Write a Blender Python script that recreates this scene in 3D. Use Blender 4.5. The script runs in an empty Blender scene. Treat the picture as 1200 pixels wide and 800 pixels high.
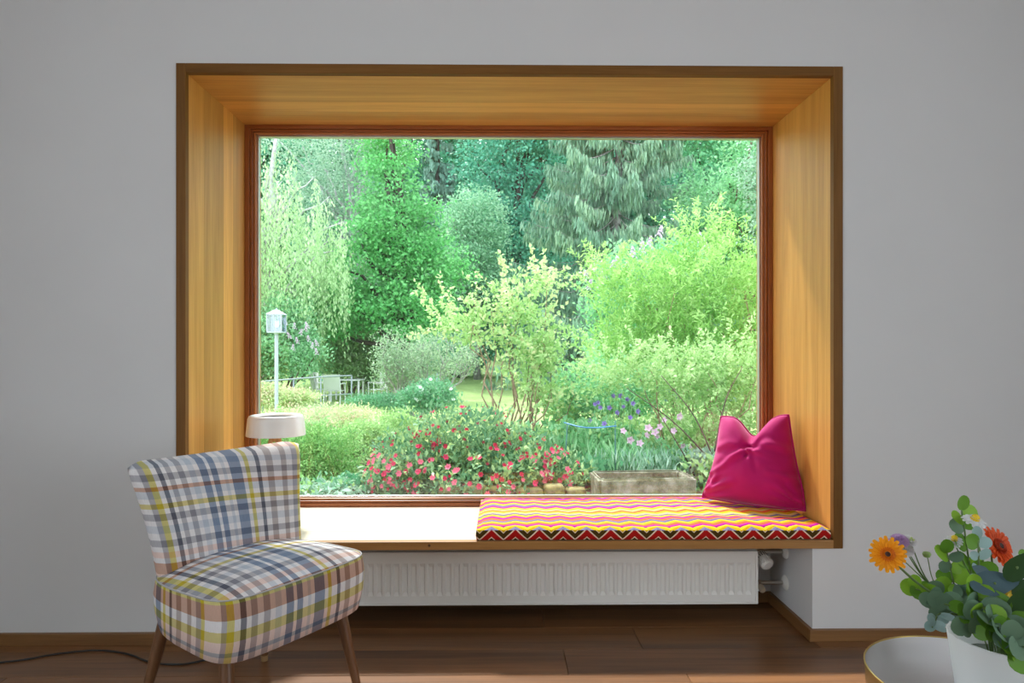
import bpy, bmesh, math, random
import numpy as np
from mathutils import Vector
PI = math.pi
random.seed(7)
RNG = np.random.default_rng(11)
SC = bpy.context.scene
COL = SC.collection

# ------------------------------------------------------------------ camera
F, CX, HY, CAMZ = 800.0, 600.0, 413.0, 1.05      # focal length, centre and horizon in a 1200x800 frame
YAW = math.atan(10 / F)
cam_d = bpy.data.cameras.new('camera')
cam = bpy.data.objects.new('camera', cam_d)
COL.objects.link(cam)
cam.location = (0, 0, CAMZ)
cam.rotation_euler = (PI / 2, 0, -YAW)
cam_d.sensor_width = 36
cam_d.lens = 36 * F / 1200
cam_d.shift_y = (HY - 400) / 1200
cam_d.clip_end = 300
cam_d.clip_start = 0.05
SC.camera = cam

def at(px, py, y):
    """world point on the plane at distance y that lies behind a photo pixel"""
    c, s = math.cos(YAW), math.sin(YAW)
    a = (px - CX) / F
    dx, dy, dz = s + c * a, c - s * a, -(py - HY) / F
    t = y / dy
    return Vector((dx * t, y, CAMZ + dz * t))

# ------------------------------------------------------------------ light and exposure
SC.view_settings.view_transform = 'Standard'
SC.view_settings.look = 'None'
SC.view_settings.gamma = 1
SC.view_settings.use_curve_mapping = False
SC.view_settings.exposure = 0.0
SC.cycles.use_denoising = True
SC.cycles.max_bounces = 8
SC.cycles.diffuse_bounces = 4
SC.cycles.transparent_max_bounces = 12
SC.cycles.sample_clamp_indirect = 6

w = bpy.data.worlds.new('sky'); SC.world = w; w.use_nodes = True
bg = w.node_tree.nodes['Background']
bg.inputs[0].default_value = (0.86, 0.94, 1.0, 1)
bg.inputs[1].default_value = 3.7

sd = bpy.data.lights.new('sun', 'SUN'); sun = bpy.data.objects.new('sun', sd); COL.objects.link(sun)
sd.energy = 5.6; sd.angle = math.radians(4); sd.color = (1, .97, .9)
SUN_AZ, SUN_EL = math.radians(-18), math.radians(55)      # azimuth from +Y towards +X
dv = Vector((math.sin(SUN_AZ) * math.cos(SUN_EL), math.cos(SUN_AZ) * math.cos(SUN_EL), math.sin(SUN_EL)))
sun.rotation_euler = dv.to_track_quat('Z', 'Y').to_euler()
sun.location = (-3, 12, 14)

RX0, RX1, RY0, RZ1 = -2.45, 2.7, -3.3, 2.62                 # the room
WY = 2.48                                                   # room face of the window wall
OPEN_Y0, OPEN_Y1, OPEN_Z0, OPEN_Z1 = -1.7, 0.5, 0.25, 2.25   # unseen side windows, added to bring in fill light
for nm, x, sgn, e in (('fill_light_left', RX0 - .12, 1, 9), ('fill_light_right', RX1 + .12, -1, 11)):  # added fill lights in the invented side openings
    ld = bpy.data.lights.new(nm, 'AREA'); lo = bpy.data.objects.new(nm, ld); COL.objects.link(lo)
    ld.shape = 'RECTANGLE'; ld.size = OPEN_Z1 - OPEN_Z0; ld.size_y = OPEN_Y1 - OPEN_Y0
    ld.energy = e; ld.color = (.95, .98, 1)
    lo.location = (x, (OPEN_Y0 + OPEN_Y1) / 2, (OPEN_Z0 + OPEN_Z1) / 2)
    lo.rotation_euler = (0, -PI / 2 * sgn, 0)

# ------------------------------------------------------------------ helpers: meshes
def boxv(x0, x1, y0, y1, z0, z1):
    V = [(x0, y0, z0), (x1, y0, z0), (x1, y1, z0), (x0, y1, z0), (x0, y0, z1), (x1, y0, z1), (x1, y1, z1), (x0, y1, z1)]
    Fc = [(0, 3, 2, 1), (4, 5, 6, 7), (0, 1, 5, 4), (1, 2, 6, 5), (2, 3, 7, 6), (3, 0, 4, 7)]
    return V, Fc

def rbox(x0, x1, y0, y1, z0, z1, b=.004, seg=2):
    bm = bmesh.new()
    V, Fc = boxv(x0, x1, y0, y1, z0, z1)
    vs = [bm.verts.new(v) for v in V]
    for f in Fc: bm.faces.new([vs[i] for i in f])
    bmesh.ops.bevel(bm, geom=bm.edges[:], offset=b, segments=seg, affect='EDGES', profile=.5)
    bm.verts.index_update()
    out = ([tuple(v.co) for v in bm.verts], [tuple(v.index for v in f.verts) for f in bm.faces])
    bm.free()
    return out

def lathe(prof, n=32, c=(0, 0, 0)):
    V, Fc = [], []
    for r, z in prof:
        for k in range(n):
            a = 2 * PI * k / n
            V.append((c[0] + r * math.cos(a), c[1] + r * math.sin(a), c[2] + z))
    for i in range(len(prof) - 1):
        for k in range(n):
            k2 = (k + 1) % n
            Fc.append((i * n + k, i * n + k2, (i + 1) * n + k2, (i + 1) * n + k))
    return V, Fc

def tube(pts, r, n=8, cap=True):
    pts = [Vector(p) for p in pts]
    rs = r if isinstance(r, (list, tuple)) else [r] * len(pts)
    V, Fc = [], []
    up = Vector((0.13, 0.27, 1)).normalized()
    for i, p in enumerate(pts):
        t = (pts[min(i + 1, len(pts) - 1)] - pts[max(i - 1, 0)])
        if t.length < 1e-9: t = Vector((0, 0, 1))
        t.normalize()
        a = t.cross(up)
        if a.length < 1e-3: a = t.cross(Vector((1, 0, 0)))
        a.normalize(); b = t.cross(a)
        for k in range(n):
            an = 2 * PI * k / n
            V.append(tuple(p + (a * math.cos(an) + b * math.sin(an)) * rs[i]))
    for i in range(len(pts) - 1):
        for k in range(n):
            k2 = (k + 1) % n
            Fc.append((i * n + k, (i + 1) * n + k, (i + 1) * n + k2, i * n + k2))
    if cap:
        Fc.append(tuple(range(n))); Fc.append(tuple(reversed(range((len(pts) - 1) * n, len(pts) * n))))
    return V, Fc

def join(*parts):
    V, Fc = [], []
    for v, f in parts:
        o = len(V); V += list(v); Fc += [tuple(i + o for i in q) for q in f]
    return V, Fc

def xf(vf, loc=(0, 0, 0), rot=None, s=1):
    V, Fc = vf
    L = Vector(loc)
    if rot is not None:
        return [tuple(L + rot @ (Vector(v) * s)) for v in V], Fc
    return [tuple(L + Vector(v) * s) for v in V], Fc

def bez(pts, n=12):
    """smooth Catmull-Rom curve through pts"""
    P = [Vector(p) for p in pts]; P = [P[0] * 2 - P[1]] + P + [P[-1] * 2 - P[-2]]
    out = []
    for i in range(1, len(P) - 2):
        for k in range(n):
            t = k / n
            out.append(.5 * ((2 * P[i]) + (P[i + 1] - P[i - 1]) * t + (2 * P[i - 1] - 5 * P[i] + 4 * P[i + 1] - P[i + 2]) * t * t + (3 * P[i] - P[i - 1] - 3 * P[i + 1] + P[i + 2]) * t ** 3))
    out.append(P[-2])
    return out

def wloc(o):
    l = Vector((0, 0, 0))
    while o is not None: l += o.location; o = o.parent
    return l

def link(name, me, mat, parent=None):
    o = bpy.data.objects.new(name, me); COL.objects.link(o)
    if mat is not None: me.materials.append(mat)
    if parent is not None: o.parent = parent
    return o

def obj(name, vf, mat, parent=None, smooth=False, world=False, uv=None, kind=None):
    V, Fc = vf
    if world and parent is not None:
        l = wloc(parent); V = [(v[0] - l.x, v[1] - l.y, v[2] - l.z) for v in V]
    me = bpy.data.meshes.new(name); me.from_pydata([tuple(v) for v in V], [], Fc); me.update()
    if smooth: me.shade_smooth() if smooth is True else me.shade_smooth()
    if isinstance(smooth, (int, float)) and smooth is not True and smooth is not False:
        me.shade_smooth(); me.set_sharp_from_angle(angle=math.radians(smooth))
    if uv is not None:
        ul = me.uv_layers.new(name='UVMap')
        vi = np.empty(len(me.loops), dtype=np.int32); me.loops.foreach_get('vertex_index', vi)
        ul.data.foreach_set('uv', np.asarray(uv, dtype=np.float32)[vi].ravel())
    o = link(name, me, mat, parent)
    if kind: o['kind'] = kind
    return o

def centred(o):
    """moves the origin of a world-built mesh to its centre"""
    me = o.data
    c = sum((v.co for v in me.vertices), Vector()) / len(me.vertices)
    me.transform(__import__('mathutils').Matrix.Translation(-c)); o.location = o.location + c
    return o

def tag(o, label, cat, group=None):
    o['label'] = label; o['category'] = cat
    if group: o['group'] = group
    return o

def thing(name, label, cat, loc=(0, 0, 0), rotz=0, group=None):
    o = bpy.data.objects.new(name, None); COL.objects.link(o)
    o.location = loc; o.rotation_euler = (0, 0, rotz); o.empty_display_size = .1
    return tag(o, label, cat, group)

def structure(o):
    o['kind'] = 'structure'; return o

def copy_tree(o, parent=None):
    c = o.copy(); COL.objects.link(c); c.parent = parent
    for ch in list(o.children): copy_tree(ch, c)
    return c

# ------------------------------------------------------------------ helpers: materials
MATS = {}
def newmat(name):
    m = bpy.data.materials.new(name); m.use_nodes = True
    nt = m.node_tree; b = nt.nodes['Principled BSDF']
    return m, nt, b

def plain(name, col, rough=.5, metal=0, spec=.5, noise=0, nscale=20, bump=0, bscale=200, sheen=0):
    if name in MATS: return MATS[name]
    m, nt, b = newmat(name)
    b.inputs['Base Color'].default_value = (*col, 1)
    b.inputs['Roughness'].default_value = rough; b.inputs['Metallic'].default_value = metal
    b.inputs['Specular IOR Level'].default_value = spec
    if sheen: b.inputs['Sheen Weight'].default_value = sheen
    tc = nt.nodes.new('ShaderNodeTexCoord')
    if noise:
        n = nt.nodes.new('ShaderNodeTexNoise'); n.inputs['Scale'].default_value = nscale; n.inputs['Detail'].default_value = 4
        nt.links.new(tc.outputs['Object'], n.inputs['Vector'])
        r = nt.nodes.new('ShaderNodeValToRGB')
        r.color_ramp.elements[0].position = .3; r.color_ramp.elements[1].position = .7
        r.color_ramp.elements[0].color = (*[c * (1 - noise) for c in col], 1)
        r.color_ramp.elements[1].color = (*[min(1, c * (1 + noise)) for c in col], 1)
        nt.links.new(n.outputs['Fac'], r.inputs[0]); nt.links.new(r.outputs[0], b.inputs['Base Color'])
    if bump:
        n2 = nt.nodes.new('ShaderNodeTexNoise'); n2.inputs['Scale'].default_value = bscale
        nt.links.new(tc.outputs['Object'], n2.inputs['Vector'])
        bp = nt.nodes.new('ShaderNodeBump'); bp.inputs['Strength'].default_value = bump; bp.inputs['Distance'].default_value = .002
        nt.links.new(n2.outputs['Fac'], bp.inputs['Height']); nt.links.new(bp.outputs[0], b.inputs['Normal'])
    MATS[name] = m
    return m

def wood(name, dark, light, axis='X', grain=18, rough=.42, vary=.25, spec=.5):
    """straight-grained wood, the grain along one axis; every object gets its own shift and tone"""
    m, nt, b = newmat(name)
    N, L = nt.nodes.new, nt.links.new
    tc = N('ShaderNodeTexCoord'); oi = N('ShaderNodeObjectInfo')
    mp = N('ShaderNodeMapping'); sc = [grain, grain, grain]; sc['XYZ'.index(axis)] = grain * .045
    mp.inputs['Scale'].default_value = sc
    ad = N('ShaderNodeVectorMath'); ad.operation = 'MULTIPLY_ADD'
    ad.inputs[1].default_value = (37, 53, 71)
    cb = N('ShaderNodeCombineXYZ')
    for k in range(3): L(oi.outputs['Random'], cb.inputs[k])
    L(cb.outputs[0], ad.inputs[0]); L(tc.outputs['Object'], mp.inputs['Vector']); L(mp.outputs[0], ad.inputs[2])
    n1 = N('ShaderNodeTexNoise'); n1.inputs['Scale'].default_value = 1; n1.inputs['Detail'].default_value = 5; n1.inputs['Roughness'].default_value = .6
    n1.inputs['Distortion'].default_value = .6
    L(ad.outputs[0], n1.inputs['Vector'])
    n2 = N('ShaderNodeTexNoise'); n2.inputs['Scale'].default_value = 7; n2.inputs['Detail'].default_value = 3
    L(ad.outputs[0], n2.inputs['Vector'])
    mx = N('ShaderNodeMath'); mx.operation = 'MULTIPLY_ADD'; mx.inputs[1].default_value = .35
    L(n2.outputs['Fac'], mx.inputs[0]); L(n1.outputs['Fac'], mx.inputs[2])
    r = N('ShaderNodeValToRGB'); r.color_ramp.elements[0].position = .45; r.color_ramp.elements[1].position = .88
    r.color_ramp.elements[0].color = (*dark, 1); r.color_ramp.elements[1].color = (*light, 1)
    L(mx.outputs[0], r.inputs[0])
    hs = N('ShaderNodeHueSaturation'); mr = N('ShaderNodeMapRange')
    mr.inputs['To Min'].default_value = 1 - vary; mr.inputs['To Max'].default_value = 1 + vary
    L(oi.outputs['Random'], mr.inputs['Value']); L(mr.outputs[0], hs.inputs['Value']); L(r.outputs[0], hs.inputs['Color'])
    L(hs.outputs[0], b.inputs['Base Color'])
    b.inputs['Roughness'].default_value = rough; b.inputs['Specular IOR Level'].default_value = spec
    bp = N('ShaderNodeBump'); bp.inputs['Strength'].default_value = .08; bp.inputs['Distance'].default_value = .002
    L(n2.outputs['Fac'], bp.inputs['Height']); L(bp.outputs[0], b.inputs['Normal'])
    return m

def leafmat(name, cols, trans=.35, rough=.5, spec=.3):
    """leaf colours picked leaf by leaf through the 'tone' attribute"""
    m, nt, b = newmat(name)
    N, L = nt.nodes.new, nt.links.new
    a = N('ShaderNodeAttribute'); a.attribute_name = 'tone'
    r = N('ShaderNodeValToRGB'); e = r.color_ramp.elements
    while len(e) < len(cols): e.new(.5)
    for i, c in enumerate(cols):
        e[i].position = i / max(1, len(cols) - 1); e[i].color = (min(.85, c[0] * 1.02), min(.88, c[1] * 1.06), min(.8, c[2] * 1.14 + .01), 1)
    L(a.outputs['Fac'], r.inputs[0]); L(r.outputs[0], b.inputs['Base Color'])
    b.inputs['Roughness'].default_value = rough; b.inputs['Specular IOR Level'].default_value = spec
    t = N('ShaderNodeBsdfTranslucent'); L(r.outputs[0], t.inputs['Color'])
    mx = N('ShaderNodeMixShader'); mx.inputs[0].default_value = trans
    L(b.outputs[0], mx.inputs[1]); L(t.outputs[0], mx.inputs[2])
    L(mx.outputs[0], nt.nodes['Material Output'].inputs['Surface'])
    return m

def glassmat(name, tint=(1, 1, 1), f0=.04, rough=0.0):
    """thin glazing: clear, with a mirror share that grows towards grazing angles"""
    m = bpy.data.materials.new(name); m.use_nodes = True; nt = m.node_tree; nt.nodes.clear()
    N, L = nt.nodes.new, nt.links.new
    lw = N('ShaderNodeLayerWeight'); lw.inputs[0].default_value = .5
    p = N('ShaderNodeMath'); p.operation = 'POWER'; p.inputs[1].default_value = 5; L(lw.outputs['Facing'], p.inputs[0])
    q = N('ShaderNodeMath'); q.operation = 'MULTIPLY_ADD'; q.inputs[1].default_value = 1 - f0; q.inputs[2].default_value = f0
    L(p.outputs[0], q.inputs[0])
    t = N('ShaderNodeBsdfTransparent'); t.inputs[0].default_value = (*tint, 1)
    g = N('ShaderNodeBsdfGlossy'); g.inputs['Roughness'].default_value = rough
    mx = N('ShaderNodeMixShader'); L(q.outputs[0], mx.inputs[0]); L(t.outputs[0], mx.inputs[1]); L(g.outputs[0], mx.inputs[2])
    o = N('ShaderNodeOutputMaterial'); L(mx.outputs[0], o.inputs['Surface'])
    return m

def ramp_const(nt, stops):
    r = nt.nodes.new('ShaderNodeValToRGB'); r.color_ramp.interpolation = 'CONSTANT'; e = r.color_ramp.elements
    while len(e) < len(stops): e.new(1)
    for i, (p, c) in enumerate(stops):
        e[i].position = p; e[i].color = (*c, 1)
    return r

def lin(r, g, b):
    f = lambda c: (c / 255 / 12.92) if c / 255 <= .04045 else ((c / 255 + .055) / 1.055) ** 2.4
    return (f(r), f(g), f(b))

def fract_uv(nt, sep, ch, period, off=0):
    m1 = nt.nodes.new('ShaderNodeMath'); m1.operation = 'MULTIPLY_ADD'; m1.inputs[1].default_value = 1 / period; m1.inputs[2].default_value = off
    nt.links.new(sep.outputs[ch], m1.inputs[0])
    m2 = nt.nodes.new('ShaderNodeMath'); m2.operation = 'FRACT'; nt.links.new(m1.outputs[0], m2.inputs[0])
    return m2

def cloth_bump(nt, b, scale=900, s=.25):
    tc = nt.nodes.new('ShaderNodeTexCoord'); n = nt.nodes.new('ShaderNodeTexNoise'); n.inputs['Scale'].default_value = scale
    nt.links.new(tc.outputs['Object'], n.inputs['Vector'])
    bp = nt.nodes.new('ShaderNodeBump'); bp.inputs['Strength'].default_value = s; bp.inputs['Distance'].default_value = .001
    nt.links.new(n.outputs['Fac'], bp.inputs['Height']); nt.links.new(bp.outputs[0], b.inputs['Normal'])

M_wall = plain('wall_paint', (.70, .71, .722), .9, spec=.2, noise=.012, nscale=3, bump=.12, bscale=260)
M_ceil = plain('ceiling_paint', (.78, .79, .79), .9, spec=.2)
M_oak_y = wood('oak_lining_depth', (.50, .215, .034), (.75, .38, .09), 'X', 16, .42, .24)
M_oak_z = wood('oak_lining_vertical', (.48, .21, .034), (.72, .37, .09), 'Z', 16, .36, .24)
M_edge_shade_x = wood('oak_edge_shaded_horizontal', (.13, .055, .010), (.23, .105, .024), 'X', 22, .55, .05, .2)  # same oak as the lining, darkened: shade on the front edges is painted in
M_edge_shade_z = wood('oak_edge_shaded_vertical', (.13, .055, .010), (.23, .105, .024), 'Z', 22, .55, .05, .2)  # upright edges, shade likewise put into the colour
M_sill_glare = wood('oak_sill_glare', (.68, .57, .45), (.82, .74, .62), 'X', 14, .3, .05)  # lining oak made paler: window glare painted into the sill colour
M_frame_x = wood('window_frame_horizontal', (.22, .062, .016), (.40, .13, .032), 'X', 25, .35, .05)
M_frame_z = wood('window_frame_vertical', (.22, .062, .016), (.40, .13, .032), 'Z', 25, .35, .05)
M_bead_x = wood('glazing_bead_horizontal', (.34, .12, .04), (.5, .2, .07), 'X', 25, .3, .03)
M_bead_z = wood('glazing_bead_vertical', (.34, .12, .04), (.5, .2, .07), 'Z', 25, .3, .03)
M_floor = wood('oak_floor_plank', (.10, .042, .013), (.26, .12, .045), 'X', 11, .38, .18)
M_base_x = wood('baseboard_wood_x', (.16, .07, .02), (.26, .125, .04), 'X', 20, .45, .03)
M_base_y = wood('baseboard_wood_y', (.16, .07, .02), (.26, .125, .04), 'Y', 20, .45, .03)
M_glass = glassmat('window_glass')
M_alu = plain('spacer_aluminium', (.6, .63, .66), .3, .8)
M_white = plain('radiator_enamel', (.80, .795, .77), .35)
M_dark = plain('grille_dark', (.02, .02, .02), .6)
M_brass = plain('brass', (.55, .40, .13), .3, 1)
M_chrome = plain('nickel', (.55, .52, .47), .3, 1)

# ------------------------------------------------------------------ the room shell
OX0, OX1 = at(207, 300, WY).x, at(987, 300, WY).x         # outer edges of the oak lining
OZ1, OZ0 = at(600, 76.5, WY).z, at(600, 643.5, WY).z
EDGE = .0345                                                # board thickness of the lining
IX0, IX1, IZ0, IZ1 = OX0 + EDGE, OX1 - EDGE, OZ0 + .030, OZ1 - EDGE
GY = 3.035                                                  # room face of the window frame
WYB = 3.20                                                  # garden face of the wall
NX1 = at(952, 700, WY).x; NX0 = OX0 + (OX1 - NX1)           # the radiator niche
NY = 2.872
wall = join(boxv(RX0 - .2, OX0, WY, WYB, -.0, OZ1 + .0), boxv(OX1, RX1 + .2, WY, WYB, 0, OZ1), boxv(RX0 - .2, RX1 + .2, WY, WYB, OZ1, RZ1 + .2),
            boxv(OX0, OX1, NY, WYB, 0, OZ0), boxv(OX0, NX0, WY, NY, 0, OZ0), boxv(NX1, OX1, WY, NY, 0, OZ0),
            boxv(RX0 - .2, RX1 + .2, WY + .45, WYB, -.9, -.125))
structure(obj('wall_front', wall, M_wall))
def side_wall(name, x0, x1):
    structure(obj(name, join(boxv(x0, x1, RY0, OPEN_Y0, 0, RZ1), boxv(x0, x1, OPEN_Y1, WY, 0, RZ1), boxv(x0, x1, OPEN_Y0, OPEN_Y1, 0, OPEN_Z0), boxv(x0, x1, OPEN_Y0, OPEN_Y1, OPEN_Z1, RZ1)), M_wall))
side_wall('wall_left', RX0 - .2, RX0)
side_wall('wall_right', RX1, RX1 + .2)
structure(obj('wall_rear', boxv(RX0 - .2, RX1 + .2, RY0 - .2, RY0, 0, RZ1), M_wall))
structure(obj('ceiling', boxv(RX0 - .2, RX1 + .2, RY0 - .2, WY, RZ1, RZ1 + .2), M_ceil))
for k, (x0, x1) in enumerate(((RX0 - .09, RX0 - .03), (RX1 + .03, RX1 + .09))):  # frames of the unseen side windows, made up to hold the fill lights
    y0, y1, z0, z1, t = OPEN_Y0, OPEN_Y1, OPEN_Z0, OPEN_Z1, .06
    structure(obj('window_%d' % (k + 2), join(boxv(x0, x1, y0, y1, z0, z0 + t), boxv(x0, x1, y0, y1, z1 - t, z1), boxv(x0, x1, y0, y0 + t, z0 + t, z1 - t), boxv(x0, x1, y1 - t, y1, z0 + t, z1 - t)), M_frame_z))

# floor: a slab with planks laid on it where the photo looks
fl = structure(obj('floor', boxv(RX0 - .2, RX1 + .2, RY0 - .2, NY + .05, -.12, -.012), M_floor))
PW, PL = .19, 2.2
row0 = 2.225 - 7 * PW
pm = {}
def plank(x0, x1, y0, y1):
    key = (round(x1 - x0, 3), round(y1 - y0, 3))
    if key not in pm:
        hx, hy = (x1 - x0) / 2 - .0006, (y1 - y0) / 2 - .0006
        V, Fc = rbox(-hx, hx, -hy, hy, -.012, 0, .0012, 1)
        me = bpy.data.meshes.new('plank'); me.from_pydata(V, [], Fc); me.materials.append(M_floor); pm[key] = me
    o = bpy.data.objects.new('plank', pm[key]); COL.objects.link(o); o.parent = fl
    o.location = ((x0 + x1) / 2, (y0 + y1) / 2, 0)
for r in range(11):
    y0 = row0 + r * PW; y1 = min(y0 + PW, NY)
    joint = at(663, 775, 2.32).x if r == 7 else random.Random(r * 7 + 3).uniform(0, PL)
    x = joint - PL * 3
    while x < RX1:
        a, b_ = max(x, RX0), min(x + PL, RX1)
        if y1 > WY + .02: a, b_ = max(a, NX0), min(b_, NX1)
        if y0 < WY - .02 and y1 > WY + .02:
            if b_ - a > .02: plank(a, b_, y0, y1)
        elif b_ - a > .02: plank(a, b_, y0, y1)
        x += PL
# side strips of the row that runs under the wall line
yk = row0 + 8 * PW
if yk < WY:
    plank(RX0, NX0, yk, WY); plank(NX1, RX1, yk, WY)

BH, BT = .043, .016
structure(obj('baseboard_left', rbox(RX0, NX0 + 0, WY - BT, WY, 0, BH, .002), M_base_x))
structure(obj('baseboard_right', rbox(NX1 - BT, RX1, WY - BT, WY, 0, BH, .002), M_base_x))
structure(obj('baseboard_niche_right', rbox(NX1 - BT, NX1, WY - .001, NY, 0, BH, .002), M_base_y))
structure(obj('baseboard_niche_left', rbox(NX0, NX0 + BT, WY - .001, NY, 0, BH, .002), M_base_y))
structure(obj('baseboard_niche_back', rbox(NX0 + BT, NX1 - BT, NY - BT, NY, 0, BH, .002), M_base_x))

# oak lining: four boards, each glued up from staves; the front edges are strips, shade in their colour except the sill's
FY = WY - .006
def lining(name, label, staves, lip, mats, lipmat):
    root = structure(bpy.data.objects.new(name, None)); COL.objects.link(root)
    root['label'] = label
    root.location = (0, WY, 0)
    for s in staves: centred(obj('stave', rbox(*s, .0006, 1), mats, root, world=True))
    centred(obj('front_edge', rbox(*lip, .0015, 2), lipmat, root, world=True))
jam = [WY + .02, 2.628, 2.81, 2.909, GY + .06]
lining('trim_1', 'left oak lining board of the window seat',
       [(OX0, IX0, jam[i], jam[i + 1], OZ0 + .0, OZ1) for i in range(4)], (OX0, IX0, FY, WY + .02, OZ0, OZ1), M_oak_z, M_edge_shade_z)
jam2 = [WY + .02, 2.60, 2.70, 2.86, GY + .06]
lining('trim_2', 'right oak lining board of the window seat',
       [(IX1, OX1, jam2[i], jam2[i + 1], OZ0, OZ1) for i in range(4)], (IX1, OX1, FY, WY + .02, OZ0, OZ1), M_oak_z, M_edge_shade_z)
hd = [WY + .02, 2.58, 2.64, 2.76, 2.87, GY + .06]
lining('trim_3', 'oak head board of the window seat',
       [(IX0, IX1, hd[i], hd[i + 1], IZ1, OZ1) for i in range(5)], (IX0, IX1, FY, WY + .02, IZ1, OZ1), M_oak_y, M_edge_shade_x)
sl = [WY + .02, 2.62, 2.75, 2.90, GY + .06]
lining('trim_4', 'oak sill board of the window seat, paled by painted glare',
       [(IX0, IX1, sl[i], sl[i + 1], OZ0, IZ0) for i in range(4)], (IX0, IX1, FY, WY + .02, OZ0, IZ0), M_sill_glare, wood('oak_sill_lip', (.30, .14, .035), (.45, .23, .07), 'X', 22, .4, .05))
obj('knot', xf(lathe([(0, 0), (.004, .0), (.005, .0008)], 10), at(503, 639, FY - .0006), __import__('mathutils').Matrix.Rotation(PI / 2, 3, 'X')), plain('knot', (.08, .035, .012), .6), bpy.data.objects['trim_4'], world=True)

# window: outer frame, sash, beads, spacer and pane
win = structure(bpy.data.objects.new('window_1', None)); COL.objects.link(win); win.location = (0, GY, IZ0)
def ring(nm, inset, wd, y0, y1, mx_, mz_, b=.002):
    x0, x1, z0, z1 = IX0 + inset, IX1 - inset, IZ0 + inset * .85, IZ1 - inset * .85
    wz = wd * .85
    obj(nm, rbox(x0, x0 + wd, y0, y1, z0, z1, b), mz_, win, world=True)
    obj(nm, rbox(x1 - wd, x1, y0, y1, z0, z1, b), mz_, win, world=True)
    obj(nm, rbox(x0 + wd, x1 - wd, y0, y1, z1 - wz, z1, b), mx_, win, world=True)
    obj(nm, rbox(x0 + wd, x1 - wd, y0, y1, z0, z0 + wz, b), mx_, win, world=True)
ring('outer_frame', 0, .0195, GY, GY + .09, M_frame_x, M_frame_z)
ring('sash', .0205, .012, GY + .006, GY + .085, M_frame_x, M_frame_z)
ring('glazing_bead', .033, .011, GY + .014, GY + .08, M_bead_x, M_bead_z)
ring('glass_spacer', .044, .008, GY + .030, GY + .05, M_alu, M_alu, .001)
obj('pane', boxv(IX0 + .04, IX1 - .04, GY + .032, GY + .048, IZ0 + .035, IZ1 - .035), M_glass, win, world=True)

from mathutils import Matrix
def rotm(axis, deg): return Matrix.Rotation(math.radians(deg), 3, axis)
def rot_to(d, up='Z'): return Vector(d).normalized().to_track_quat(up, 'Y').to_matrix()

# ------------------------------------------------------------------ radiator
RFY = 2.64
rx1 = at(887, 680, RFY).x; rx0 = rx1 - 2.0
rz0, rz1 = at(600, 708, RFY).z, at(600, 647, RFY).z
RT = .155
rad = thing('radiator', 'long low white panel radiator with vertical flutes under the window sill', 'radiator', ((rx0 + rx1) / 2, RFY + RT / 2, rz0))
def flutes():
    """pressed front sheet: flat field with raised flutes"""
    V, Fc = [], []
    def q(pts):
        o = len(V); V.extend(pts); Fc.append((o, o + 1, o + 2, o + 3))
    zt, zb = rz1 - .042, rz0 + .033
    m, d = .014, .006
    n = int((2.0 - .03) / .0333); p0 = rx1 - .016
    y = RFY
    q([(rx0, y, rz0), (rx1, y, rz0), (rx1, y, zb), (rx0, y, zb)])
    q([(rx0, y, zt), (rx1, y, zt), (rx1, y, rz1), (rx0, y, rz1)])
    q([(p0, y, zb), (rx1, y, zb), (rx1, y, zt), (p0, y, zt)])
    for k in range(n):
        b = p0 - k * .0333; a = b - .0333
        l0, l1, l2, l3 = a + .005, a + .010, a + .0233, a + .0283
        yd = y + d
        q([(a, y, zb), (l0, y, zb), (l0, y, zt), (a, y, zt)]); q([(l3, y, zb), (b, y, zb), (b, y, zt), (l3, y, zt)])
        q([(l0, y, zb), (l1, yd, zb + m), (l1, yd, zt - m), (l0, y, zt)])
        q([(l2, yd, zb + m), (l3, y, zb), (l3, y, zt), (l2, yd, zt - m)])
        q([(l1, yd, zb + m), (l2, yd, zb + m), (l2, yd, zt - m), (l1, yd, zt - m)])
        q([(l0, y, zb), (l3, y, zb), (l2, yd, zb + m), (l1, yd, zb + m)])
        q([(l1, yd, zt - m), (l2, yd, zt - m), (l3, y, zt), (l0, y, zt)])
    a = p0 - n * .0333
    q([(rx0, y, zb), (a, y, zb), (a, y, zt), (rx0, y, zt)])
    return V, Fc
obj('front_panel', flutes(), M_white, rad, world=True)
rb = .006
obj('front_rim', join(rbox(rx0 - .004, rx1 + .004, RFY - .004, RFY + .004, rz1 - rb, rz1 + .002, .002), rbox(rx0 - .004, rx1 + .004, RFY - .004, RFY + .004, rz0 - .002, rz0 + rb, .002),
    rbox(rx1 - rb, rx1 + .004, RFY - .004, RFY + .004, rz0 + rb, rz1 - rb, .002), rbox(rx0 - .004, rx0 + rb, RFY - .004, RFY + .004, rz0 + rb, rz1 - rb, .002)), M_white, rad, world=True)
for sx in (rx0 - .002, rx1 - .004):
    obj('side_cover', rbox(sx, sx + .006, RFY + .004, RFY + RT, rz0 + .004, rz1 + .004, .002), M_white, rad, world=True)
obj('back_panel', boxv(rx0, rx1, RFY + RT - .006, RFY + RT, rz0, rz1), M_white, rad, world=True)
obj('fin_core', boxv(rx0 + .01, rx1 - .01, RFY + .02, RFY + RT - .02, rz0 + .02, rz1 - .02), M_dark, rad, world=True)
gb = [boxv(rx0, rx1, RFY + y, RFY + y + .007, rz1 + .002, rz1 + .010) for y in (.004, .05, .098, .146)]
n = 150
gb += [boxv(rx0 + 2.0 * k / n, rx0 + 2.0 * k / n + .0045, RFY + .004, RFY + RT - .004, rz1 + .003, rz1 + .008) for k in range(n)]
obj('top_grille', join(*gb), plain('grille_grey', (.36, .35, .34), .5), rad, world=True)
for bx_ in (rx0 + .3, rx1 - .34):
    obj('bracket', boxv(bx_, bx_ + .04, RFY + RT, NY, rz0 + .02, rz1 - .02), M_white, rad, world=True)
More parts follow.
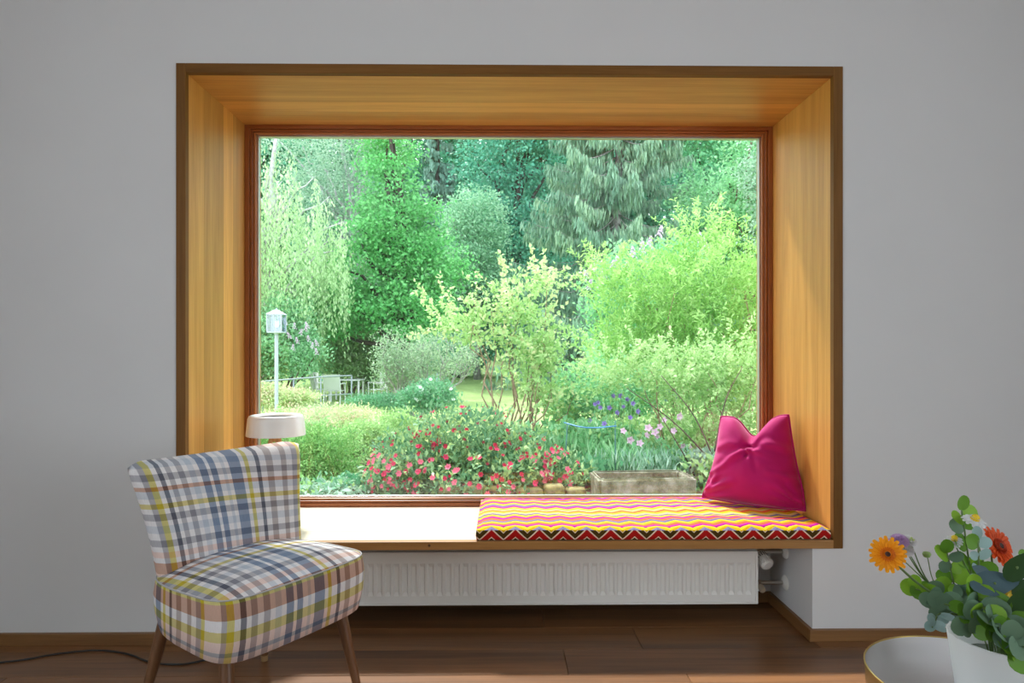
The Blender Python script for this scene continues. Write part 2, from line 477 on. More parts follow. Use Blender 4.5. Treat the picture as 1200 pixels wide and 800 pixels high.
# valves on the right end
vp = at(893, 648, 2.70); lp = at(893, 686, 2.70)
vy = RFY + .075; vz = rz1 - .022; lz = rz0 + .055
xw = NX1
obj('supply_pipe', join(tube([(rx1, vy, vz), (xw, vy, vz)], .008, 12), tube([(rx1 + .018, vy, vz), (rx1 + .05, vy, vz)], .014, 6)), M_chrome, rad, world=True, smooth=40)
obj('return_pipe', join(tube([(rx1, vy, lz), (xw, vy, lz)], .008, 12), tube([(rx1 + .015, vy, lz), (rx1 + .045, vy, lz)], .013, 6)), M_chrome, rad, world=True, smooth=40)
hd_dir = Vector((.22, -.80, -.44)).normalized()
def oriented(prof, org, d, n=24): return xf(lathe(prof, n), org, rot_to(d))
v0 = Vector((rx1 + .030, vy, vz))
th = obj('thermostat_head', oriented([(.0, .012), (.017, .012), (.021, .018), (.023, .03), (.024, .060), (.022, .074), (.019, .078), (0, .079)], v0, hd_dir), M_white, rad, world=True, smooth=35)
R = rot_to(hd_dir)
ribs = [xf(rbox(.0215, .0262, -.0017, .0017, .046, .074, .0008, 1), v0, R @ Matrix.Rotation(2 * PI * k / 18, 3, 'Z')) for k in range(18)]
obj('grip_ribs', join(*ribs), M_white, th, world=True)
sl_ = [xf(boxv(.0228, .0236, -.002, .002, .022 + .007 * (j % 3), .026 + .007 * (j % 3)), v0, R @ Matrix.Rotation(2 * PI * (j // 3) / 16, 3, 'Z')) for j in range(48)]
obj('vent_slots', join(*sl_), M_dark, th, world=True)
obj('lockshield_cap', oriented([(0, .01), (.010, .01), (.012, .014), (.012, .038), (.010, .042), (0, .042)], Vector((rx1 + .034, vy, lz - .004)), Vector((.1, -.85, -.35))), plain('cap_beige', (.55, .45, .33), .5), rad, world=True, smooth=35)
for z in (vz, lz):
    obj('wall_rosette', xf(lathe([(0.007, .014), (.014, .014), (.022, .010), (.030, .003), (.030, 0)], 28), (xw, vy, z), rotm('Y', -90)), M_white, rad, world=True, smooth=40)

# ------------------------------------------------------------------ seat cushion with zigzag stripes
def zigzag_top():
    m, nt, b = newmat('zigzag_stripes')
    N, L = nt.nodes.new, nt.links.new
    uv = N('ShaderNodeUVMap'); sp = N('ShaderNodeSeparateXYZ'); L(uv.outputs[0], sp.inputs[0])
    pp = N('ShaderNodeMath'); pp.operation = 'PINGPONG'; pp.inputs[1].default_value = .0435; L(sp.outputs[0], pp.inputs[0])
    ma = N('ShaderNodeMath'); ma.operation = 'MULTIPLY_ADD'; ma.inputs[1].default_value = -.64; L(pp.outputs[0], ma.inputs[0]); L(sp.outputs[1], ma.inputs[2])
    Y, MG, OR, GY_, CR = lin(222, 186, 12), lin(180, 22, 145), lin(235, 105, 55), lin(115, 112, 145), lin(228, 205, 130)
    seq = [Y, MG, OR, Y, GY_, OR, MG, Y, GY_, CR, Y, OR, CR, Y, MG, GY_]
    per = .0225 * len(seq)
    mm = N('ShaderNodeMath'); mm.operation = 'MULTIPLY_ADD'; mm.inputs[1].default_value = 1 / per; mm.inputs[2].default_value = .03; L(ma.outputs[0], mm.inputs[0])
    fr = N('ShaderNodeMath'); fr.operation = 'FRACT'; L(mm.outputs[0], fr.inputs[0])
    stops = []
    for i, c in enumerate(seq): stops.append((i / len(seq), c))
    r = ramp_const(nt, stops); L(fr.outputs[0], r.inputs[0]); L(r.outputs[0], b.inputs['Base Color'])
    b.inputs['Roughness'].default_value = .85; b.inputs['Specular IOR Level'].default_value = .2
    wv = N('ShaderNodeMath'); wv.operation = 'MULTIPLY'; wv.inputs[1].default_value = len(seq); L(fr.outputs[0], wv.inputs[0])
    pg = N('ShaderNodeMath'); pg.operation = 'PINGPONG'; pg.inputs[1].default_value = .5; L(wv.outputs[0], pg.inputs[0])
    bp = N('ShaderNodeBump'); bp.inputs['Strength'].default_value = .9; bp.inputs['Distance'].default_value = .006
    L(pg.outputs[0], bp.inputs['Height']); L(bp.outputs[0], b.inputs['Normal'])
    return m
def zigzag_front():
    m, nt, b = newmat('zigzag_border')
    N, L = nt.nodes.new, nt.links.new
    uv = N('ShaderNodeUVMap'); sp = N('ShaderNodeSeparateXYZ'); L(uv.outputs[0], sp.inputs[0])
    pp = N('ShaderNodeMath'); pp.operation = 'PINGPONG'; pp.inputs[1].default_value = .0435; L(sp.outputs[0], pp.inputs[0])
    ma = N('ShaderNodeMath'); ma.operation = 'MULTIPLY_ADD'; ma.inputs[1].default_value = -.92; L(pp.outputs[0], ma.inputs[0]); L(sp.outputs[1], ma.inputs[2])
    mm = N('ShaderNodeMath'); mm.operation = 'MULTIPLY_ADD'; mm.inputs[1].default_value = 1 / .1; mm.inputs[2].default_value = .5; L(ma.outputs[0], mm.inputs[0])
    OL, CR, RD, Y = lin(75, 55, 12), lin(240, 215, 190), lin(175, 22, 18), lin(225, 190, 20)
    r = ramp_const(nt, [(0, OL), (.20, CR), (.25, RD), (.5, CR), (.56, OL), (.76, CR), (.79, Y)])
    cl = N('ShaderNodeClamp'); L(mm.outputs[0], cl.inputs[0]); L(cl.outputs[0], r.inputs[0])
    L(r.outputs[0], b.inputs['Base Color']); b.inputs['Roughness'].default_value = .85; b.inputs['Specular IOR Level'].default_value = .2
    cloth_bump(nt, b)
    return m
cx0, cx1 = at(557, 630, WY).x + .004, IX1 - .006
cy0, cy1, cz = FY + .012, GY - .012, IZ0
CT = .046
cush = thing('seat_cushion', 'flat bench cushion with multicoloured zigzag stripes on the window sill', 'cushion', ((cx0 + cx1) / 2, (cy0 + cy1) / 2, cz))
nx, ny = 60, 26
V, Fc, U = [], [], []
def ct(x, y):
    """cushion top height: rounded at the rim, slightly uneven"""
    e = min(x - cx0, cx1 - x, y - cy0, cy1 - y)
    h = CT - .010 * max(0, 1 - e / .02) ** 2
    return cz + h + .0025 * math.sin(x * 9 + y * 5) * min(1, e / .05) + .002 * math.sin(y * 31 + x * 3)
for j in range(ny + 1):
    for i in range(nx + 1):
        x = cx0 + (cx1 - cx0) * i / nx; t = j / ny; y = cy0 + (cy1 - cy0) * (t * t * .15 + t * .85)
        V.append((x, y, ct(x, y))); U.append((x, y - cy0))
for j in range(ny):
    for i in range(nx):
        o = j * (nx + 1) + i; Fc.append((o, o + 1, o + nx + 2, o + nx + 1))
obj('striped_top', (V, Fc), zigzag_top(), cush, smooth=True, world=True, uv=U)
def skirt(path):
    V, Fc, U = [], [], []
    prof = [(0, -.004), (.25, .001), (.55, .003), (.85, .0015), (1, -.0)]
    s = 0
    for k, (x, y, nx_, ny_) in enumerate(path):
        if k: s += math.hypot(x - path[k - 1][0], y - path[k - 1][1])
        zt = ct(x, y) - cz
        for t, off in prof:
            V.append((x + nx_ * off, y + ny_ * off, cz + zt * t)); U.append((x if ny_ else y, zt * t))
    m = len(prof)
    for k in range(len(path) - 1):
        for j in range(m - 1):
            a = k * m + j; Fc.append((a, a + m, a + m + 1, a + 1))
    return V, Fc, U
xs = [cx0 + (cx1 - cx0) * i / nx for i in range(nx + 1)]
ys = [cy0 + (cy1 - cy0) * ((j / ny) ** 2 * .15 + j / ny * .85) for j in range(ny + 1)]
MZF = zigzag_front()
for p in ([(x, cy0, 0, -1) for x in xs], [(cx0, y, -1, 0) for y in reversed(ys)], [(cx1, y, 1, 0) for y in ys], [(x, cy1, 0, 1) for x in reversed(xs)]):
    V, Fc, U = skirt(p); obj('border', (V, Fc), MZF, cush, smooth=True, world=True, uv=U)
V, Fc = boxv(cx0, cx1, cy0, cy1, cz + .0005, cz + .002); obj('underside', (V, Fc), plain('cushion_lining', (.1, .07, .03), .9), cush, world=True)

# ------------------------------------------------------------------ magenta throw pillow
ctop = cz + CT
BL, BR = at(823, 580, 2.955), at(947, 603, 2.69)
BL.z = BR.z = ctop + .012
TL, TR = at(845, 488, 2.99), at(924, 486, 2.79)
BL.x += .0
pil = thing('throw_pillow', 'crumpled magenta velvet throw pillow leaning in the corner of the window seat', 'pillow', ((BL + BR) / 2))
M_vel = plain('magenta_velvet', lin(182, 14, 108), .75, spec=.25, sheen=.6, noise=.10, nscale=9, bump=.2, bscale=500)
M_vel.node_tree.nodes['Principled BSDF'].inputs['Sheen Tint'].default_value = (1, .55, .8, 1)
M_vel.node_tree.nodes['Principled BSDF'].inputs['Sheen Roughness'].default_value = .4
def pillow():
    n = 56
    eh = (BR - BL); nrm = eh.cross(TL - BL).normalized()       # points to the room
    if nrm.y > 0: nrm = -nrm
    G = [[None] * (n + 1) for _ in range(n + 1)]; T = [[0] * (n + 1) for _ in range(n + 1)]
    for j in range(n + 1):
        for i in range(n + 1):
            s, t = i / n, j / n
            p = BL.lerp(BR, s).lerp(TL.lerp(TR, s), t)
            # pinched sides and the chop in the top edge
            side = .016 * math.sin(PI * t)
            p += eh.normalized() * (side * (1 - s) ** 3 * 1.0 - side * .5 * s ** 3)
            chop = math.exp(-((s - .52) / .20) ** 2) * max(0, (t - .35) / .65) ** 1.6
            p.z -= .088 * chop
            p.z += .006 * math.sin(PI * s) * (1 - t) ** 2 * -1
            th = .098 * (max(0, 1 - abs(2 * s - 1) ** 2.6) ** .55) * (max(0, 1 - abs(2 * t - 1) ** 2.8) ** .55)
            th *= 1 - .40 * math.exp(-((s - .50) / .07) ** 2) * max(0, (t - .50) / .5)
            # folds
            for x0, y0, x1, y1, wd, am in ((.50, .66, .22, .40, .035, .016), (.52, .66, .56, .34, .03, .010), (.54, .64, .80, .52, .04, .012), (.03, .10, .34, .22, .035, .015), (.04, .30, .28, .42, .03, .010), (.97, .08, .70, .24, .035, .015), (.98, .30, .72, .36, .03, .012), (.93, .62, .68, .70, .04, .010), (.08, .60, .30, .66, .04, .008)):
                dx, dy = x1 - x0, y1 - y0; q = max(0, min(1, ((s - x0) * dx + (t - y0) * dy) / (dx * dx + dy * dy)))
                ds = math.hypot(s - x0 - q * dx, t - y0 - q * dy); th += am * (1 - .8 * q) * (math.exp(-(ds / wd) ** 2) - .6 * math.exp(-((ds - wd * 1.7) / wd) ** 2))
            f = math.atan2(t - .02, s - .0); rr = math.hypot(s, t)
            th += .007 * math.sin(f * 13) * math.exp(-((rr - .24) / .12) ** 2)
            f2 = math.atan2(t, 1 - s); r2 = math.hypot(1 - s, t)
            th += .007 * math.sin(f2 * 15 + 1) * math.exp(-((r2 - .22) / .13) ** 2)
            r3 = math.hypot(s - .5, (t - .62)); f3 = math.atan2(t - .62, s - .5)
            th += .004 * math.sin(f3 * 7 + .6) * math.exp(-((r3 - .22) / .12) ** 2)
            edge = min(s, 1 - s, t, 1 - t)
            if edge <= 0: th = 0
            th = max(th, 0)
            G[j][i] = p; T[j][i] = th
    V, Fc = [], []
    idx = {}
    for side in (0, 1):
        for j in range(n + 1):
            for i in range(n + 1):
                if side and (i in (0, n) or j in (0, n)): idx[(1, j, i)] = idx[(0, j, i)]; continue
                idx[(side, j, i)] = len(V)
                k = 1.0 if side == 0 else -.75
                V.append(G[j][i] + nrm * T[j][i] * k)
    for side in (0, 1):
        for j in range(n):
            for i in range(n):
                q = [idx[(side, j, i)], idx[(side, j, i + 1)], idx[(side, j + 1, i + 1)], idx[(side, j + 1, i)]]
                Fc.append(tuple(q if side == 0 else q[::-1]))
    # keep it above the cushion and inside the lining
    for v in V:
        v.z = max(v.z, ctop + .006 if v.z > ctop - .2 else v.z); v.x = min(v.x, IX1 - .008); v.y = min(v.y, GY - .004)
    rim = [V[idx[(0, 0, i)]] for i in range(n)] + [V[idx[(0, j, n)]] for j in range(n)] + [V[idx[(0, n, i)]] for i in range(n, 0, -1)] + [V[idx[(0, j, 0)]] for j in range(n, -1, -1)]
    return ([tuple(v) for v in V], Fc), rim
pv, rim = pillow()
cov = obj('cover', pv, M_vel, pil, smooth=True, world=True)
obj('piping', tube(rim, .0042, 8, False), M_vel, pil, smooth=True, world=True)

# ------------------------------------------------------------------ table lamp on the sill
LX, LY = at(323.5, 500, 2.80).x, 2.80
lamp = thing('table_lamp', 'small tripod table lamp with white drum shade and wooden legs', 'lamp', (LX, LY, IZ0))
zt, zb = at(323, 486, 2.80).z - IZ0, at(323, 513.5, 2.69).z - IZ0
M_shade = plain('lamp_shade_white', (.86, .86, .85), .3)
obj('lamp_shade', lathe([(.085, zt - .010), (.092, zt - .002), (.098, zt), (.105, zt - .003), (.110, zt - .014), (.1165, zb + .006), (.1165, zb), (.113, zb + .002), (.106, zt - .018), (.085, zt - .012)], 56), M_shade, lamp, smooth=40)
obj('diffuser', lathe([(.0, zt - .012), (.086, zt - .012)], 40), glassmat('lamp_top_glass', (.82, .9, .86), .25, .05), lamp)
obj('lower_diffuser', lathe([(0, zb + .012), (.110, zb + .012)], 40), M_shade, lamp)
M_leg = wood('lamp_oak', (.40, .19, .06), (.58, .31, .12), 'Z', 30, .4, .05)
hubz = zb - .004
obj('hub', lathe([(0, hubz + .014), (.022, hubz + .014), (.024, hubz), (.018, hubz - .022), (0, hubz - .022)], 20), M_leg, lamp, smooth=40)
for a in (-32, 88, 208):
    ca, sa = math.cos(math.radians(a)), math.sin(math.radians(a))
    obj('leg', tube([(ca * .012, sa * .012, hubz + .006), (ca * .07, sa * .07, hubz * .5), (ca * .128, sa * .128, .004)], [.0095, .009, .0075], 12), M_leg, lamp, smooth=50)
obj('bulb', lathe([(0, zb + .018), (.016, zb + .022), (.026, zb + .040), (.018, zb + .058), (0, zb + .062)], 16), plain('bulb_glass', (.9, .9, .88), .3), lamp, smooth=True)
# mains cord along the floor
c = [(-30, 776), (20, 772), (70, 764), (115, 760.5), (150, 765), (178, 775), (215, 777), (250, 770)]
cp = []
for px, py in c:
    d = F * CAMZ / (py - HY); p = at(px, py, d); p.z = .004; cp.append(p)
cord = tag(obj('power_cord', tube(bez(cp, 8), .0032, 8), plain('cord_black', (.015, .014, .013), .5), smooth=True), 'thin black power cord curving over the floorboards behind the armchair', 'cord')

# ------------------------------------------------------------------ plaid armchair
def plaid():
    m, nt, b = newmat('plaid_linen')
    N, L = nt.nodes.new, nt.links.new
    uv = N('ShaderNodeUVMap'); sp = N('ShaderNodeSeparateXYZ'); L(uv.outputs[0], sp.inputs[0])
    W_, G_, B_, NV, YL, TP, LB = (.80, .79, .80), (.34, .34, .38), (.11, .19, .33), (.045, .06, .11), (.60, .53, .05), (.38, .33, .32), (.56, .61, .68)
    warp = [(0, W_), (.04, G_), (.065, YL), (.095, W_), (.125, NV), (.15, W_), (.175, G_), (.205, W_), (.235, G_), (.27, W_), (.30, LB), (.335, W_), (.36, B_), (.405, W_), (.425, B_), (.46, W_), (.49, LB), (.51, W_), (.535, B_), (.60, W_),
            (.625, YL), (.648, W_), (.685, NV), (.708, W_), (.745, TP), (.785, W_), (.83, TP), (.862, W_), (.895, G_), (.93, YL), (.955, W_)]
    f1 = fract_uv(nt, sp, 0, .56, .5); r1 = ramp_const(nt, warp); L(f1.outputs[0], r1.inputs[0])
    PK, BR_, GD = (.82, .60, .52), (.50, .24, .13), (.62, .52, .09)
    rows = [(0, PK), (.065, BR_), (.095, W_), (.11, PK), (.125, W_), (.14, G_), (.158, W_), (.178, LB), (.198, W_), (.212, G_), (.23, W_), (.245, GD), (.258, W_), (.272, LB), (.295, BR_), (.305, W_), (.322, G_), (.34, W_), (.357, LB), (.375, W_),
            (.40, PK), (.425, G_), (.438, PK), (.465, GD), (.492, W_), (.52, BR_), (.556, YL), (.57, W_)]
    weft = [(v / .6, c) for v, c in rows]
    f2 = fract_uv(nt, sp, 1, .60, 0); r2 = ramp_const(nt, weft); L(f2.outputs[0], r2.inputs[0])
    mul = N('ShaderNodeMix'); mul.data_type = 'RGBA'; mul.blend_type = 'MULTIPLY'; mul.inputs[0].default_value = 1
    L(r1.outputs[0], mul.inputs[6]); L(r2.outputs[0], mul.inputs[7])
    av = N('ShaderNodeMix'); av.data_type = 'RGBA'; av.blend_type = 'MIX'; av.inputs[0].default_value = .5
    L(r1.outputs[0], av.inputs[6]); L(r2.outputs[0], av.inputs[7])
    fin = N('ShaderNodeMix'); fin.data_type = 'RGBA'; fin.inputs[0].default_value = .45
    L(mul.outputs[2], fin.inputs[6]); L(av.outputs[2], fin.inputs[7])
    # woven threads
    tx = N('ShaderNodeTexNoise'); tx.inputs['Scale'].default_value = 1; mp = N('ShaderNodeMapping'); mp.inputs['Scale'].default_value = (700, 60, 1)
    L(uv.outputs[0], mp.inputs['Vector']); L(mp.outputs[0], tx.inputs['Vector'])
    mr = N('ShaderNodeMapRange'); mr.inputs['To Min'].default_value = .86; mr.inputs['To Max'].default_value = 1.14; L(tx.outputs['Fac'], mr.inputs['Value'])
    hs = N('ShaderNodeHueSaturation'); L(mr.outputs[0], hs.inputs['Value']); L(fin.outputs[2], hs.inputs['Color'])
    L(hs.outputs[0], b.inputs['Base Color']); b.inputs['Roughness'].default_value = .9; b.inputs['Specular IOR Level'].default_value = .15
    cloth_bump(nt, b, 800, .3)
    return m
M_plaid = plaid()
M_walnut = wood('chair_leg_walnut', (.10, .042, .017), (.21, .10, .045), 'Z', 30, .35, .05)
CH_ANG = math.radians(57)
CH = Vector((-.765, 2.05, 0))
chair = thing('armchair', 'low armless cocktail chair in blue, grey and mustard plaid fabric with tapered wooden legs', 'chair', CH, CH_ANG)
SW, SD0, SD1, SZ0, SZ1 = .260, -.25, .155, .252, .425
def outline(grow=0, n=96):
    """rounded seat outline, clockwise from the rear left; wider and rounder at the front"""
    P = []
    for k in range(n):
        a = 2 * PI * k / n
        ca, sa = math.cos(a), math.sin(a)
        e = 7.0 if sa < 0 else 3.4
        r = (abs(ca) ** e + abs(sa) ** e) ** (-1 / e)
        x = ca * r; y = sa * r
        w_ = SW * (1 - .07 * max(0, y) ) + grow
        d = (SD1 - SD0) / 2 + grow
        P.append((x * w_, (SD1 + SD0) / 2 + y * d - .012 * (1 - x * x) * (1 if y < -.5 else 0)))
    return P
def lower(y):                                     # the underside rises a little to the back
    return SZ0 + .035 * max(0, (y - SD0) / (SD1 - SD0))
n = 96
lv = [(-.022, 0.0), (-.006, .06), (.004, .35), (.008, .7), (.004, .94), (0, 1)]
V, Fc, U = [], [], []
for g, t in lv:
    P = outline(g, n); s = 0
    ring_ = []
    for k in range(n + 1):
        x, y = P[k % n]
        if k: s += math.hypot(x - P[k - 1][0], y - P[k - 1][1])
        ring_.append(s)
        zb_ = lower(y); V.append((x, y, zb_ + (SZ1 - zb_) * t)); U.append((s, .566 - .165 * (1 - t)))
    off = ring_[int(n * .75)]
    for k in range(n + 1): i = len(U) - (n + 1) + k; U[i] = (U[i][0] - off, U[i][1])
m = n + 1
for j in range(len(lv) - 1):
    for k in range(n): Fc.append((j * m + k, j * m + k + 1, (j + 1) * m + k + 1, (j + 1) * m + k))
obj('seat_skirt', (V, Fc), M_plaid, chair, smooth=True, uv=U)
V, Fc, U = [], [], []
P = outline(0, n); cxs, cys = 0, (SD0 + SD1) / 2
rings = [1, .97, .9, .8, .65, .5, .3, .12]
for q in rings:
    for k in range(n):
        x, y = P[k][0] * q, cys + (P[k][1] - cys) * q
        V.append((x, y, SZ1 + .036 * (1 - q ** 3.2) + .0)); U.append((x, (y - SD0) * .75 + .098))
for j in range(len(rings) - 1):
    for k in range(n): Fc.append((j * n + k, j * n + (k + 1) % n, (j + 1) * n + (k + 1) % n, (j + 1) * n + k))
Fc.append(tuple((len(rings) - 1) * n + k for k in range(n)))
obj('seat_top', (V, Fc), M_plaid, chair, smooth=True, uv=U)
pp = [(x, y, SZ1 + .001) for x, y in outline(.001, 96)]; pp.append(pp[0])
obj('piping', tube(pp, .0022, 6, False), plain('piping_linen', (.45, .45, .47), .9), chair, smooth=True)
obj('seat_base', (lambda P: ([(x, y, lower(y) + .004) for x, y in P], [tuple(reversed(range(len(P))))]))(outline(-.02, 64)), plain('base_cloth', (.03, .03, .03), .9), chair)
def backrest():
    nu, nv = 44, 34
    V, Fc, U, idx = [], [], [], {}
    zb0 = .345
    for side in (0, 1):
        for j in range(nv + 1):
            for i in range(nu + 1):
                s, t = -1 + 2 * i / nu, j / nv
                edge = i in (0, nu) or j in (0, nv)
                if side and edge: idx[(1, j, i)] = idx[(0, j, i)]; continue
                half = .240 + .060 * t - .012 * math.sin(PI * t)
                ztop = .735 + .012 * abs(s) ** 2 - .016 * max(0, (abs(s) - .80) / .20) ** 2
                z = zb0 + (ztop - zb0) * t
                # square corners softened
                x = .022 + s * half * (1 - .012 * max(0, (t - .9) / .1) ** 2)
                ym = .105 + .085 * t + .02 * t * t - .060 * s * s * (.5 + .5 * t)
                h = (max(0, 1 - abs(s) ** 9) ** .5) * (max(0, 1 - abs(2 * t - 1) ** 10) ** .5)
                belly = .012 * math.sin(PI * min(1, t * 1.05)) * (1 - s * s)
                y = ym + (-1 if side == 0 else 1) * .046 * h - (belly if side == 0 else 0)
                idx[(side, j, i)] = len(V)
                V.append((x, y, z)); U.append((s * .27 if side == 0 else s * .27, (z - zb0) - .002 + .022 * s))
    for side in (0, 1):
        for j in range(nv):
            for i in range(nu):
                q = [idx[(side, j, i)], idx[(side, j, i + 1)], idx[(side, j + 1, i + 1)], idx[(side, j + 1, i)]]
                Fc.append(tuple(q if side == 0 else q[::-1]))
    return V, Fc, U
V, Fc, U = backrest()
obj('backrest', (V, Fc), M_plaid, chair, smooth=True, uv=U)
M_tip = plain('leg_tip', (.42, .27, .13), .4)
for x, y, ox, oy in ((-.195, -.175, -.03, -.06), (.195, -.175, .03, -.06), (-.17, .13, -.045, .07), (.17, .13, .045, .07)):
    zt_ = lower(y) + .02
    lg = obj('leg', tube([(x, y, zt_), (x + ox * .9, y + oy * .9, .026)], [.0205, .0125], 16), M_walnut, chair, smooth=50)
    obj('leg_tip', tube([(x + ox * .9, y + oy * .9, .026), (x + ox, y + oy, 0)], [.0125, .0115], 16), M_tip, lg, smooth=50)

# ------------------------------------------------------------------ helpers: plants
def ground_z(x, y):
    if y < 7.5: z = -.22
    elif y < 23: z = -.22 - .33 * (y - 7.5) / 15.5
    elif y < 38: z = -.55 + .75 * (y - 23) / 15
    else: z = .2 + .42 * (y - 38)
    return z + .05 * math.sin(x * .35) * min(1, max(0, (y - 8) / 10))
def pick(px, py_ground, d):
    p = at(px, py_ground, d); p.z = ground_z(p.x, p.y); return p
def unit(n):
    v = RNG.normal(size=(n, 3)); return v / np.linalg.norm(v, axis=1)[:, None]
def leaves(name, P, D, L, W, mat, parent, tone=None, fold=.12, kind='stuff'):
    """one mesh of many leaf blades; P base points, D directions, L lengths, W widths (parent at P's frame)"""
    n = len(P)
    S = np.cross(D, unit(n) * .75 + np.array([0, -.15, .6])); S /= np.maximum(np.linalg.norm(S, axis=1), 1e-6)[:, None]
    Nn = np.cross(S, D)
    L = np.broadcast_to(np.asarray(L, float), (n,))[:, None]; W = np.broadcast_to(np.asarray(W, float), (n,))[:, None]
    V = np.empty((n, 4, 3), np.float32)
    V[:, 0] = P; V[:, 2] = P + D * L
    mid = P + D * L * .48 + Nn * L * fold
    V[:, 1] = mid + S * W * .5; V[:, 3] = mid - S * W * .5
    me = bpy.data.meshes.new(name)
    me.vertices.add(n * 4); me.loops.add(n * 4); me.polygons.add(n)
    me.vertices.foreach_set('co', V.ravel())
    me.loops.foreach_set('vertex_index', np.arange(n * 4, dtype=np.int32))
    me.polygons.foreach_set('loop_start', np.arange(0, n * 4, 4, dtype=np.int32))
    me.update(calc_edges=True)
    if tone is None: tone = RNG.random(n)
    at_ = me.attributes.new('tone', 'FLOAT', 'POINT')
    at_.data.foreach_set('value', np.repeat(np.clip(tone, 0, 1), 4).astype(np.float32))
    o = link(name, me, mat, parent)
    if kind: o['kind'] = kind
    return o

def clumps(crown, nc, per, size, flat=.5, shell=.45):
    """leaf points gathered in clumps that fill ellipsoids (cx,cy,cz,rx,ry,rz)"""
    C = np.array(crown, float); wgt = (C[:, 3] * C[:, 4] * C[:, 5]) ** .75; wgt /= wgt.sum()
    k = RNG.choice(len(C), nc, p=wgt)
    d = unit(nc); r = RNG.random(nc) ** shell
    cc = C[k, :3] + d * C[k, 3:] * r[:, None]
    P = np.repeat(cc, per, 0)
    off = RNG.normal(size=P.shape) * size * .5 * np.array([1, 1, flat])
    P = P + off
    out = np.repeat(d, per, 0)
    tone = np.repeat(RNG.random(nc), per) * .55 + RNG.random(nc * per) * .45
    return cc, P, out, tone

M_bark = {'brown': plain('bark_brown', (.10, .075, .055), .9, noise=.4, nscale=9), 'grey': plain('bark_grey', (.30, .29, .28), .9, noise=.35, nscale=8),
          'dark': plain('bark_dark', (.045, .04, .033), .9, noise=.3, nscale=9), 'twig': plain('bark_twig', (.30, .22, .14), .85, noise=.3, nscale=25), 'pale': plain('bark_pale', (.42, .42, .44), .85, noise=.35, nscale=7)}

def wiggle(a, b, sag, jit, n=5, rnd=random):
    a, b = Vector(a), Vector(b); out = []
    for k in range(n + 1):
        t = k / n; p = a.lerp(b, t)
        p.z += sag * math.sin(PI * t)
        if 0 < k < n: p += Vector((rnd.uniform(-jit, jit), rnd.uniform(-jit, jit), rnd.uniform(-jit, jit)))
        out.append(p)
    return out

def tree(name, label, base, crown, mat, nc, per, size, leaf, bark='brown', tr=.18, nb=14, th=None, cat='tree', group=None, wr=.62, seed=0, shell=.45, up=.15, trunk='trunk', lean=0):
    rnd = random.Random(seed + 5)
    root = thing(name, label, cat, base, 0, group)
    cc, P, out, tone = clumps(crown, nc, per, size, shell=shell)
    D = out * .55 + unit(len(P)) * .8; D[:, 2] += up - .25
    D /= np.linalg.norm(D, axis=1)[:, None]
    L = leaf * RNG.uniform(.7, 1.25, len(P))
    leaves('foliage', P, D, L, L * wr, mat, root, tone)
    if tr:
        C = np.array(crown); top = (C[:, 2] + C[:, 5] * .6).max() if th is None else th
        ctr = C[:, :2].mean(0)
        tp = wiggle((0, 0, -.1), (ctr[0], ctr[1], top), 0, tr * .8, 7, rnd)
        vf = [tube(tp, [tr * (1 - .85 * k / 7) for k in range(8)], 8)]
        sel = rnd.sample(range(len(cc)), min(nb, len(cc)))
        for s in sel:
            q = Vector(cc[s]); t = max(.12, min(.85, (q.z / top) * rnd.uniform(.45, .75))); i = int(t * 7)
            a = tp[i].lerp(tp[min(i + 1, 7)], t * 7 - i)
            ln = (q - a).length
            vf.append(tube(wiggle(a, q, ln * .08, ln * .06, 5, rnd), [tr * .45 * (1 - .16 * k) for k in range(6)], 5))
        obj(trunk, join(*vf), M_bark[bark], root, smooth=True)
    return root

def shrub(name, label, base, crown, mat, nc, per, size, leaf, bark='twig', stems=9, sr=.012, cat='shrub', group=None, wr=.5, seed=0, shell=.5, up=.3, spread=.12, foot=.12, shoots=0, shoot=.35):
    """many stems from one foot"""
    rnd = random.Random(seed + 17)
    root = thing(name, label, cat, base, 0, group)
    cc, P, out, tone = clumps(crown, nc, per, size, shell=shell)
    D = out * .5 + unit(len(P)) * .8; D[:, 2] += up
    D /= np.linalg.norm(D, axis=1)[:, None]
    for q in range(shoots):
        e = crown[rnd.randrange(len(crown))]; v = Vector((rnd.gauss(0, 1), rnd.gauss(-.3, 1), rnd.gauss(.6, .7))).normalized()
        a0 = Vector(e[:3]) + Vector((v.x * e[3], v.y * e[4], v.z * e[5])) * .85
        dr = (v + Vector((rnd.uniform(-.3, .3), rnd.uniform(-.3, .3), rnd.uniform(.3, 1.1)))).normalized(); ln = shoot * rnd.uniform(.5, 1.2)
        m_ = int(ln / (leaf * .28)); t_ = np.linspace(0, 1, m_)[:, None]
        P2 = np.array(a0)[None] + np.array(dr)[None] * ln * t_ + RNG.normal(size=(m_, 3)) * leaf * .12; P2[:, 2] -= (t_[:, 0] ** 2) * ln * .18
        D2 = unit(m_) * .9 + np.array(dr)[None] * .5; D2 /= np.linalg.norm(D2, axis=1)[:, None]
        P = np.vstack([P, P2]); D = np.vstack([D, D2]); tone = np.concatenate([tone, .45 + .55 * RNG.random(m_)])
    L = leaf * RNG.uniform(.7, 1.25, len(P))
    leaves('foliage', P, D, L, L * wr, mat, root, tone)
    for s in rnd.sample(range(len(cc)), min(stems, len(cc))):
        q = Vector(cc[s]); a = Vector((rnd.uniform(-foot, foot), rnd.uniform(-foot, foot), -.04))
        a.x += q.x * spread * 2; a.y += q.y * spread
        ln = (q - a).length
        obj('stem', tube(wiggle(a, q, ln * .05, ln * .05, 6, rnd), [sr * (1 - .11 * k) for k in range(7)], 6), M_bark[bark], root, smooth=True)
    root['cc'] = 0; del root['cc']
    return root, cc

